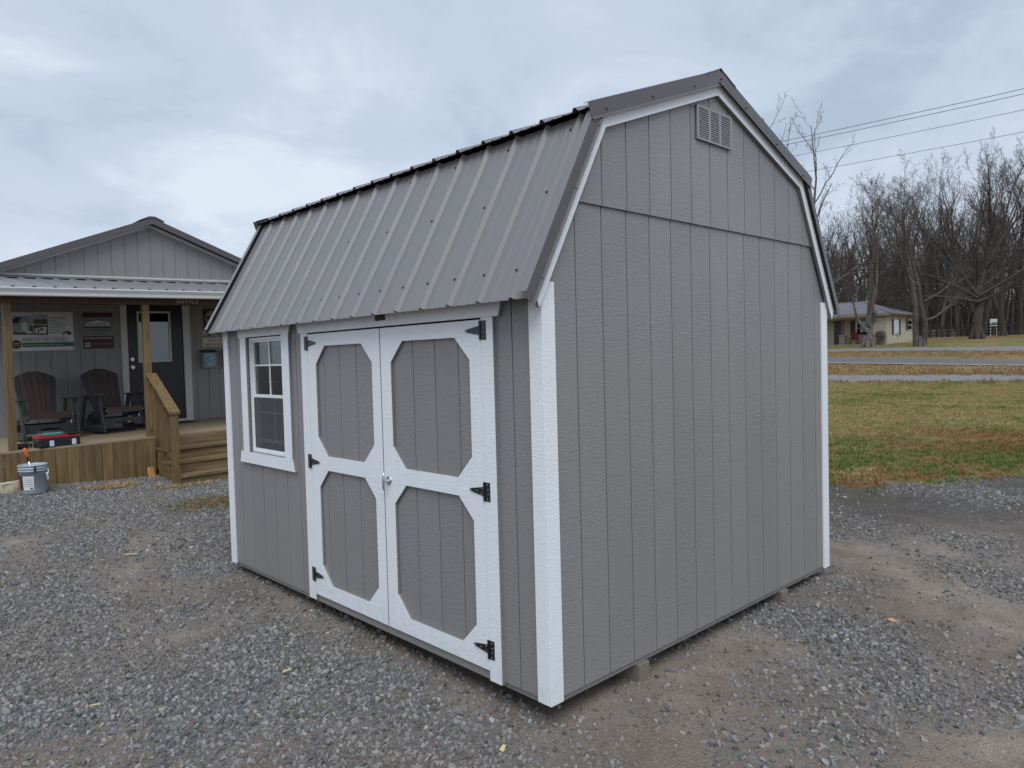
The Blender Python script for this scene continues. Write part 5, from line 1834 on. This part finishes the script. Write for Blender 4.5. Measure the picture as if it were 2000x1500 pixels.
# dark wide tree before the fence
p = ground_at(1908, 62.5)
sg = grow(43, [stem(0.0, 0, 1, 9.0, 0.46), stem(-0.97, 0.1, 0.28, 7.5, 0.18, (0, 0, 3.2)), stem(0.97, 0.05, 0.30, 7.5, 0.20, (0, 0, 3.2)), stem(-0.9, -0.1, 0.55, 7.0, 0.17, (0, 0, 3.5)), stem(0.85, -0.2, 0.5, 7.0, 0.17, (0, 0, 3.6)), stem(-0.5, 0.2, 0.9, 9.5, 0.20, (0, 0, 3.8)), stem(0.45, 0.2, 0.95, 11.0, 0.22, (0, 0, 3.8))], 4, 0.22, 0.70, [9, 7, 6, 5], 0.32)
tree('wide_tree', 'dark bare tree with low sweeping branches in front of the black fence', p, sg + flare(sg, 0.5), 'bark_dark', 'brush')
p = ground_at(1958, 69)
sg = grow(47, [stem(0.03, 0, 1, 13.0, 0.30), stem(0.3, 0.1, 1, 12, 0.22, (0, 0, 3.4))], 4, 0.8, 0.5, [8, 5, 5, 4], 0.35)
tree('ivy_tree', 'tall bare tree standing between the white sign and the right edge', p, sg + flare(sg, 0.34), 'bark_dark', 'twig')
p = ground_at(1990, 72)
sg = grow(53, [stem(-0.05, 0, 1, 13.0, 0.2), stem(0.35, 0.1, 1, 13, 0.2, (0, 0, 4.0))], 4, 0.8, 0.5, [8, 5, 5, 4], 0.35)
tree('slim_tree', 'slim bare tree at the right edge of the picture behind the fence', p, sg, 'bark_dark', 'twig')

# row of tall trees behind the house: four kinds grown once, every tree placed on its own
kinds = []
for sd, stems in ((61, [stem(0, 0, 1, 18.5, 0.26), stem(0.22, 0.1, 1, 15.5, 0.22, (0, 0, 3)), stem(-0.25, 0, 1, 15, 0.2, (0, 0, 4))]),
                  (67, [stem(0.03, 0, 1, 18.5, 0.24), stem(-0.3, 0.2, 1, 14.5, 0.18, (0, 0, 4.5))]),
                  (71, [stem(-0.02, 0, 1, 11, 0.27), stem(0.33, 0, 1, 14.0, 0.24, (0.1, 0, 5)), stem(-0.3, 0, 1, 14.5, 0.24, (-0.1, 0, 5.5)), stem(0.05, 0.3, 1, 15, 0.2, (0, 0, 6))]),
                  (73, [stem(0.02, 0, 1, 20, 0.22), stem(0.2, -0.2, 1, 13, 0.16, (0, 0, 6))])):
    kinds.append(grow(sd, stems, 4, 0.9, 0.46, [11, 7, 6, 5], 0.26, (0.28, 0.48)))
protos = {}
row = [(1628, 80, 2, 0.72, 'bare tree half hidden by the right edge of the shed roof'),
       (1650, 84, 0, 0.72, 'dense bare tree behind the left part of the house roof'),
       (1688, 82, 2, 0.80, 'forked bare tree behind the ridge, above the pale forked tree'),
       (1724, 94, 0, 0.92, 'dense bare tree behind the hip of the house roof'),
       (1668, 92, 1, 0.80, 'slender bare tree just right of the shed, behind the house roof'),
       (1706, 86, 3, 0.78, 'straight bare tree rising behind the ridge of the cream house'),
       (1742, 90, 2, 0.88, 'bare tree with forked trunk behind the right half of the house'),
       (1768, 84, 0, 0.92, 'dense bare tree above the right eave of the cream house'),
       (1812, 88, 1, 0.98, 'tall bare tree just right of the twin-trunked tree'),
       (1840, 82, 2, 0.92, 'forked bare tree in the wood left of the dark wide tree'),
       (1872, 90, 3, 1.10, 'straight bare tree rising left of the dark wide tree'),
       (1900, 84, 0, 1.06, 'tall dense bare tree rising behind the dark wide tree'),
       (1921, 90, 1, 1.16, 'tall bare tree rising just left of the white sign'),
       (1962, 82, 2, 1.10, 'tall forked bare tree near the right edge of the wood'),
       (1996, 84, 0, 1.16, 'tallest bare tree, at the right edge of the picture')]
for i, (px, d, k, s, lb) in enumerate(row):
    p = ground_at(px, d)
    if k not in protos:
        protos[k] = tree('woodland_tree', lb, p, kinds[k], 'bark_grey' if k % 2 else 'bark_dark', 'twig' if k % 2 else 'twig_red', group='tall bare trees in the row behind the house')
        t = protos[k]
    else:
        t = copy_tree(protos[k])
        t['label'] = lb
        t.location = p
        t.rotation_euler.z = i * 1.9
    t.scale = (s * 0.84, s * 0.84, s * 0.88)

# the wood behind reads as one mass: trunks and brush
rw = random.Random(5)
segs = []
for i in range(120):
    px = rw.uniform(1560, 2090)
    d = rw.uniform(104, 150)
    p = ground_at(px, d)
    h = rw.uniform(9, 17) * (0.75 + 0.35 * (px - 1560) / 440)
    lean = Vector((rw.gauss(0, 0.05), rw.gauss(0, 0.05), 1))
    r0 = rw.uniform(0.10, 0.24)
    q = p
    for k in range(5):
        q2 = q + lean * h / 5 + Vector((rw.gauss(0, 0.2), rw.gauss(0, 0.2), 0))
        segs.append((0, q, q2, r0 * (1 - k * 0.17), r0 * (1 - (k + 1) * 0.17)))
        for j in range(5 if k else 1):
            a = rw.uniform(0, 6.283)
            ln = rw.uniform(1.5, 3.6)
            b0 = q.lerp(q2, rw.random())
            b1 = b0 + Vector((math.cos(a) * ln * 0.55, math.sin(a) * ln * 0.55, ln * rw.uniform(0.45, 1.0)))
            segs.append((2, b0, b1, 0.05, 0.025))
            for m_ in range(4):
                c0 = b0.lerp(b1, rw.uniform(0.3, 1))
                c1 = c0 + Vector((rw.gauss(0, 0.8), rw.gauss(0, 0.8), rw.uniform(0.4, 1.6)))
                segs.append((3, c0, c1, 0.026, 0.016))
        q = q2
bgk = [grow(91 + k, [stem(0.03 * k, 0, 1, 15, 0.18), stem(0.25 - 0.2 * k, 0.1, 1, 12, 0.13, (0, 0, 4))], 3, 0.9, 0.5, [9, 6, 5], 0.25, (0.26, 0.46)) for k in range(3)]
for i in range(66):
    px = 1565 + i * 10.2 + rw.uniform(-8, 8) if i < 46 else 1630 + (i - 46) * 17 + rw.uniform(-7, 7)
    p = ground_at(px, rw.uniform(100, 128) if i < 46 else rw.uniform(92, 99))
    hs = rw.uniform(0.78, 1.05) * (0.84 + 0.36 * (px - 1565) / 470)
    mz = Matrix.Rotation(rw.uniform(0, 6.283), 3, 'Z') * hs
    for lv, a0, a1, ra, rb_ in bgk[i % 3]:
        segs.append((lv, p + mz @ a0, p + mz @ a1, max(ra, 0.014), max(rb_, 0.012)))
for i in range(4300):                           # undergrowth
    px = rw.uniform(1560, 2090)
    d = rw.uniform(106, 150)
    p = ground_at(px, d)
    h = rw.uniform(1.5, 6.5)
    a = rw.uniform(0, 6.283)
    q = p + Vector((math.cos(a) * h * 0.35, math.sin(a) * h * 0.35, h))
    mid = p.lerp(q, 0.5) + Vector((rw.gauss(0, 0.2), rw.gauss(0, 0.2), 0))
    segs.append((2, p, mid, 0.05, 0.04))
    segs.append((2, mid, q, 0.04, 0.02))
    for k in range(4):
        c0 = mid.lerp(q, rw.random())
        segs.append((3, c0, c0 + Vector((rw.gauss(0, 0.7), rw.gauss(0, 0.7), rw.uniform(0.1, 1.3))), 0.028, 0.015))
o = bpy.data.objects.new('woodland', tubes_mesh('woodland', segs, 'brush', 3))
COL.objects.link(o)
tag(o, 'dark leafless wood and undergrowth far behind the fence', 'woodland', None, 'stuff')

# ------------------------------------------------------------------ cream house
HX, HY = 61.3, 19.9
HZ = gz(HX, HY) - 0.15
HW, HL, HH = 6.1, 15.0, 2.62
house = thing('cream_house', 'cream clapboard house with grey metal hip roof across the road', 'house', (HX + 3, HY + 7, HZ))
PORCH = 2.0                                      # depth of the recessed front porch
def hb(x0, x1, y0, y1, z0, z1):
    return MB().box(HX + x0, HX + x1, HY + y0, HY + y1, HZ + z0, HZ + z1)
def laps(axis, fixed, out, a0, a1, z0, z1, holes):
    """clapboards as one joined part: each course a wedge, proud at its lower edge"""
    mb = MB()
    z = z0
    h = 0.19
    while z < z1 - 0.01:
        zt = min(z + h, z1)
        cuts = [(a0, a1)]
        for b0, b1, c0, c1 in holes:
            if zt > c0 and z < c1:
                nc = []
                for s0, s1 in cuts:
                    if b1 <= s0 or b0 >= s1:
                        nc.append((s0, s1))
                    else:
                        if b0 > s0:
                            nc.append((s0, b0))
                        if b1 < s1:
                            nc.append((b1, s1))
                cuts = nc
        for s0, s1 in cuts:
            if axis == 'x':
                pts = [(HX + s0, HY + fixed, HZ + z), (HX + s0, HY + fixed + out * 0.045, HZ + z), (HX + s0, HY + fixed + out * 0.005, HZ + zt), (HX + s0, HY + fixed, HZ + zt)]
                mb.prism(pts, (s1 - s0, 0, 0))
            else:
                pts = [(HX + fixed, HY + s0, HZ + z), (HX + fixed + out * 0.045, HY + s0, HZ + z), (HX + fixed + out * 0.005, HY + s0, HZ + zt), (HX + fixed, HY + s0, HZ + zt)]
                mb.prism(pts, (0, s1 - s0, 0))
        z = zt
    return mb
def hy_(px, x):
    return on(0, px, 640, HX + x).y - HY
def hx_(px):
    return on(1, px, 640, HY).x - HX
# side wall (faces the camera's right) with two windows
wins = []
for a, b_, zb, zt in ((1744, 1754.5, 0.92, 2.22), (1771.5, 1780.5, 1.30, 2.22)):
    wins.append((hx_(a), hx_(b_), zb, zt))
hb(0.0, HW, 0.0, 0.12, 0, HH).build('side_wall', 'cream', house)
laps('x', 0.0, -1, 0.0, HW, 0.05, HH, wins).build('clapboards', 'cream', house)
for x0, x1, zb, zt in wins:
    wo = hb(x0, x1, -0.05, 0.0, zb, zt).build('window', 'off_trim', house)
    hb(x0 + 0.08, x1 - 0.08, -0.06, -0.051, zb + 0.08, zt - 0.08).build('pane', 'glass_dark', wo)
    hb(x0 + 0.08, x1 - 0.08, -0.068, -0.061, (zb + zt) / 2 - 0.03, (zb + zt) / 2 + 0.03).build('meeting_rail', 'off_trim', wo)
    hb(x0 - 0.34, x0 - 0.01, -0.075, -0.046, zb - 0.03, zt + 0.03).build('shutter', 'shutter', wo)
    hb(x1 + 0.01, x1 + 0.34, -0.075, -0.046, zb - 0.03, zt + 0.03).build('shutter', 'shutter', wo)
# front wall, set back behind the porch
ya = 1.55
hb(0.0, 0.12, 0.121, ya, 0, HH).build('front_wall', 'cream', house)
laps('y', 0.0, -1, 0.0, ya, 0.05, HH, []).build('clapboards', 'cream', house)
hb(0.12, PORCH, ya - 0.12, ya, 0, HH).build('return_wall', 'cream', house)
hb(PORCH, PORCH + 0.12, ya, HL, 0, HH).build('front_wall', 'cream', house)
fd = (hy_(1645, PORCH), hy_(1629, PORCH), 0.22, 2.3)
fw = (hy_(1700, PORCH), hy_(1671, PORCH), 0.95, 2.25)
laps('y', PORCH, -1, ya, HL, 0.05, HH, [fd, fw]).build('clapboards', 'cream', house)
dr = hb(PORCH - 0.03, PORCH, fd[0], fd[1], fd[2], fd[3]).build('front_door', 'door_black', house)
wo = hb(PORCH - 0.05, PORCH, fw[0], fw[1], fw[2], fw[3]).build('window', 'off_trim', house)
hb(PORCH - 0.06, PORCH - 0.051, fw[0] + 0.07, fw[1] - 0.07, fw[2] + 0.07, fw[3] - 0.07).build('pane', 'glass_dark', wo)
hb(PORCH - 0.068, PORCH - 0.061, fw[0] + 0.07, fw[1] - 0.07, (fw[2] + fw[3]) / 2 - 0.03, (fw[2] + fw[3]) / 2 + 0.03).build('meeting_rail', 'off_trim', wo)
hb(PORCH - 0.045, PORCH - 0.002, fw[1] + 0.02, fw[1] + 0.42, fw[2], fw[3]).build('shutter', 'shutter', wo)
hb(PORCH - 0.045, PORCH - 0.002, fw[0] - 0.42, fw[0] - 0.02, fw[2], fw[3]).build('shutter', 'shutter', wo)
hb(-0.05, PORCH + 0.1, ya + 0.002, HL, -0.1, 0.18).build('porch_floor', 'concrete', house)
hb(-0.12, 0.10, 0.0, HL, HH - 0.30, HH - 0.02).build('porch_header', 'fascia_tan', house)
for px in (1646, 1712):
    y = hy_(px, 0.2)
    hb(0.12, 0.30, y - 0.09, y + 0.09, 0.95, HH - 0.30).build('porch_post', 'post_brown', house)
    st_ = hb(-0.02, 0.46, y - 0.26, y + 0.26, 0.18, 0.95).build('stone_pillar', 'stone', house)
    hb(-0.06, 0.50, y - 0.30, y + 0.30, 0.951, 1.0).build('pillar_cap', 'concrete', st_)
# hip roof
ov = 0.45
zr, rise_ = HH, 1.28
hip = HW / 2 + ov
c00, c10, c11, c01 = (-ov, -ov), (HW + ov, -ov), (HW + ov, HL + ov), (-ov, HL + ov)
r0, r1 = (HW / 2, hip - ov), (HW / 2, HL + ov - hip)
def RP(q, z):
    return (HX + q[0], HY + q[1], HZ + z)
MB().prism([RP(c00, zr), RP(r0, zr + rise_), RP(r1, zr + rise_), RP(c01, zr)], (0, 0, 0.06)).build('front_roof', 'house_roof', house)
MB().prism([RP(c10, zr), RP(r0, zr + rise_), RP(c00, zr)], (0, 0, 0.06)).build('hip_roof', 'house_roof_shaded', house)
MB().prism([RP(c10, zr), RP(c11, zr), RP(r1, zr + rise_), RP(r0, zr + rise_)], (0, 0, 0.06)).build('rear_roof', 'house_roof_shaded', house)
MB().prism([RP(c01, zr), RP(r1, zr + rise_), RP(c11, zr)], (0, 0, 0.06)).build('hip_roof', 'house_roof_shaded', house)
mb = MB()
y = 0.0
while y < HL:                                   # standing ribs of the front slope
    t = 1.0 if hip - ov <= y <= HL + ov - hip else max(0.05, (y + ov) / hip if y < hip else (HL + ov - y) / hip)
    a = Vector(RP((-ov, y), zr + 0.065))
    b_ = Vector(RP((-ov + hip * t, y), zr + rise_ * t + 0.065))
    mb.beam(a, b_, 0.05, 0.05)
    y += 0.30
tag(mb.build('roof_ribs', 'house_roof', house), None, None, None, 'stuff')
MB().beam(RP(c00, zr + 0.08), RP(r0, zr + rise_ + 0.08), 0.16, 0.04).build('hip_cap', 'house_roof', house)
MB().beam(RP(r0, zr + rise_ + 0.08), RP(r1, zr + rise_ + 0.08), 0.2, 0.05).build('ridge_cap', 'house_roof', house)
hb(-ov, -ov + 0.04, -ov, HL + ov, zr - 0.14, zr).build('fascia', 'fascia_tan', house)
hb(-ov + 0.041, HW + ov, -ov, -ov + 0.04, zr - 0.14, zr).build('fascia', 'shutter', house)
hb(-ov + 0.041, HW + ov, -ov + 0.041, HL + ov, zr - 0.05, zr - 0.02).build('soffit', 'fascia_tan', house)
hb(2.3, 2.5, -0.12, -0.047, 0.75, 1.05).build('meter_box', 'vent_grey', house)
# red rocking chair on the far porch
ry = HY + hy_(1666, 0.6)
rc = thing('rocking_chair', 'dark red rocking chair on the porch of the cream house', 'chair', (HX + 0.7, ry, HZ + 0.18), math.radians(-90))
def rcb(name, *a):
    o = MB().box(*a).build(name, 'red_paint', None)
    o.parent = rc
rcb('seat', -0.28, 0.28, -0.26, 0.24, 0.38, 0.42)
for i in range(5):
    rcb('back_slat', -0.26 + i * 0.108, -0.17 + i * 0.108, 0.25, 0.28, 0.43, 1.08)
rcb('back_rail', -0.28, 0.28, 0.281, 0.31, 0.95, 1.03)
for s in (-1, 1):
    rcb('arm', s * 0.31 - 0.04, s * 0.31 + 0.04, -0.28, 0.28, 0.62, 0.65)
    rcb('leg', s * 0.29 - 0.025, s * 0.29 + 0.025, -0.25, -0.20, 0.06, 0.62)
    rcb('leg', s * 0.29 - 0.025, s * 0.29 + 0.025, 0.19, 0.24, 0.06, 0.62)
    rcb('rocker', s * 0.29 - 0.02, s * 0.29 + 0.02, -0.36, 0.42, 0.0, 0.06)

# shrub by the corner pillar
def shrub(p, h, r, seed):
    rnd = random.Random(seed)
    sg = []
    for i in range(150):
        a = rnd.uniform(0, 6.283)
        b0 = Vector((rnd.gauss(0, r * 0.3), rnd.gauss(0, r * 0.3), 0))
        b1 = Vector((math.cos(a) * r * rnd.random(), math.sin(a) * r * rnd.random(), h * rnd.uniform(0.6, 1.05)))
        sg.append((0, b0, b1, 0.02, 0.012))
        for k in range(3):
            c = b0.lerp(b1, rnd.uniform(0.4, 1))
            sg.append((1, c, c + Vector((rnd.gauss(0, 0.12), rnd.gauss(0, 0.12), rnd.uniform(0, 0.2))), 0.014, 0.01))
    o = bpy.data.objects.new('shrub', tubes_mesh('shrub', sg, 'stone', 3))
    COL.objects.link(o)
    o.location = p
    return tag(o, 'small brown leafless shrub at the front corner of the cream house', 'shrub')
sp = Vector((HX - 0.5, HY + hy_(1719, -0.5), 0))
sp.z = gz(sp.x, sp.y)
shrub(sp, 1.05, 0.42, 3)

# ------------------------------------------------------------------ black fence
fA, fB = ground_at(1770, 80), ground_at(2140, 78)
fence = thing('board_fence', 'black four-board fence along the edge of the wood', 'fence', fA)
nb = 9
fp = [fA.lerp(fB, i / nb) for i in range(nb + 1)]
for q in fp:
    q.z = gz(q.x, q.y)
for i, q in enumerate(fp):
    MB().box(q.x - 0.07, q.x + 0.07, q.y - 0.07, q.y + 0.07, q.z - 0.1, q.z + 1.32).build('fence_post', 'fence_black', fence)
    if i < nb:
        q2 = fp[i + 1]
        nrm = (q2 - q).cross(Vector((0, 0, 1))).normalized() * -0.09
        for k in range(4):
            zz_ = 0.26 + k * 0.32
            MB().beam(q + nrm + Vector((0, 0, zz_)), q2 + nrm + Vector((0, 0, zz_)), 0.03, 0.15).build('fence_board', 'fence_black', fence)
# white sign and pale shelter behind the fence
sp = ground_at(1941, 92)
sg_ = thing('field_sign', 'white square sign with a dark picture beyond the black fence', 'sign', sp)
ux = cam_dir(1, 0, 0)
uf = cam_dir(0, 1, 0)
def slab(name, r0, r1, z0, z1, f, th, m, par):
    MB().prism([sp + ux * r0 + uf * f + Vector((0, 0, z0)), sp + ux * r1 + uf * f + Vector((0, 0, z0)), sp + ux * r1 + uf * f + Vector((0, 0, z1)), sp + ux * r0 + uf * f + Vector((0, 0, z1))], uf * th).build(name, m, par)
slab('sign_board', -0.45, 0.45, 1.25, 2.12, 0, 0.05, 'sign_white', sg_)
slab('sign_picture', -0.28, 0.46, 1.42, 1.72, -0.012, 0.01, 'print_grey', sg_)
slab('sign_post', -0.42, -0.34, 0, 1.25, 0.0, 0.06, 'off_trim', sg_)
slab('sign_post', 0.34, 0.42, 0, 1.25, 0.0, 0.06, 'off_trim', sg_)
sp = ground_at(1846, 101)
tu = thing('arched_shelter', 'pale low arched cover seen through the black fence', 'shelter', sp)
arc = [(-2.0, 0)] + [(2.0 * -math.cos(t * math.pi / 10), 1.25 * math.sin(t * math.pi / 10)) for t in range(1, 10)] + [(2.0, 0)]
MB().prism([sp + ux * a + Vector((0, 0, z)) for a, z in arc], uf * 2.6).build('cover', 'pale_cover', tu)
for k in range(5):
    a = -1.4 + k * 0.7
    MB().prism([sp + ux * (a - 0.03) + uf * -0.05 + Vector((0, 0, 0)), sp + ux * (a + 0.03) + uf * -0.05, sp + ux * (a + 0.03) + uf * -0.05 + Vector((0, 0, 1.25 * math.sqrt(1 - (a / 2) ** 2))), sp + ux * (a - 0.03) + uf * -0.05 + Vector((0, 0, 1.25 * math.sqrt(1 - (a / 2) ** 2)))], uf * 0.04).build('cover_rib', 'stone', tu)

# ------------------------------------------------------------------ overhead lines along the road
def wire(z, x, r, label, sag=0.9):
    pts = []
    for i in range(25):
        y = -34 + i * 5.0
        t = ((y + 34) % 60) / 60
        pts.append((x, y, z + gz(30, y) * 0 - sag * 4 * t * (1 - t) + sag * 0.7))
    o = MB().tube(pts, r, 5, cap=True).build('overhead_wire', 'cable')
    return tag(o, label, 'power line', 'overhead lines along the road')
wire(11.40, 30.6, 0.011, 'upper of the two close wires at the top of the line')
wire(11.25, 30.75, 0.011, 'lower of the two close wires at the top of the line')
wire(10.62, 30.6, 0.0085, 'single thin wire below the pair of close wires')
wire(9.80, 30.6, 0.0085, 'lowest of the thin wires crossing the sky')
wire(5.35, 30.6, 0.020, 'upper of the two thick black cables crossing the trees', 0.5)
wire(5.10, 30.6, 0.020, 'lower of the two thick black cables crossing the trees', 0.5)
# ------------------------------------------------------------------ litter on the gravel
def litter_straw(cx, cy, rx, ry, n, label, seed, name='straw_patch', src=None, cat='straw', smin=0.6, smax=1.5):
    xs = np.linspace(cx - rx, cx + rx, 10)
    ys = np.linspace(cy - ry, cy + ry, 10)
    me = grid_mesh(name, xs, ys, lambda x, y: ground_h(x, y) + 0.012, dict(dens=lambda x, y: np.clip(1.1 - ((x - cx) / rx) ** 2 - ((y - cy) / ry) ** 2, 0, 1)))
    me.materials.append(MATS['straw'])
    o = bpy.data.objects.new(name, me)
    COL.objects.link(o)
    scatter(o, obj_inst(src or straw_clump), n, smin, smax, 1.0, seed, tilt=0.3)
    return tag(o, label, cat, None, 'stuff')


litter_straw(0.22, 8.05, 0.42, 0.16, 900, 'brown dead grass lying before the porch skirt', 31)
litter_straw(0.95, 7.62, 0.40, 0.16, 420, 'dry leaves and straw at the foot of the stair rail', 33)
litter_straw(7.3, 1.4, 0.8, 0.35, 160, 'brown dead grass at the edge of the lawn', 35)

def sliver(px, py, ln, wd, rz, label, m='chip', name='wood_sliver', cat='wood chip'):
    p = on(2, px, py, 0.0)
    for _ in range(4):
        p = on(2, px, py, gz(p.x, p.y) + 0.015)
    mb = MB().prism([(-ln / 2, -wd / 2, 0), (-ln / 3, -wd / 2, 0.002), (ln / 2, -wd / 3, 0), (ln / 2, wd / 3, 0), (-ln / 3, wd / 2, 0.001)], (0, 0, 0.005))
    o = mb.build(name, m)
    o.location = (p.x, p.y, gz(p.x, p.y) + 0.016)
    o.rotation_euler = (0.08, -0.06, rz)
    return tag(o, label, cat)


sliver(255, 1083, 0.125, 0.020, -0.75, 'pale wood sliver lying on the gravel left of the shed')
sliver(560, 1311, 0.055, 0.016, -0.1, 'small pale wood chip on the gravel below the double door')
sliver(982, 1463, 0.050, 0.022, 0.5, 'curled pale leaf on the gravel at the bottom centre', 'chip', 'dry_leaf', 'leaf')
sliver(1742, 1212, 0.050, 0.045, 0.5, 'single orange leaf on the gravel right of the shed', 'leaf_tan', 'fallen_leaf', 'leaf')
sliver(185, 1378, 0.055, 0.010, -0.5, 'thin straw coloured twig on the gravel at lower left', 'chip', 'dry_stalk', 'twig')
litter_straw(0.85, 6.3, 0.6, 0.45, 420, 'sparse green weeds on the gravel beside the far corner of the shed', 37, 'weed_patch', clump, 'weeds', 0.25, 0.6)
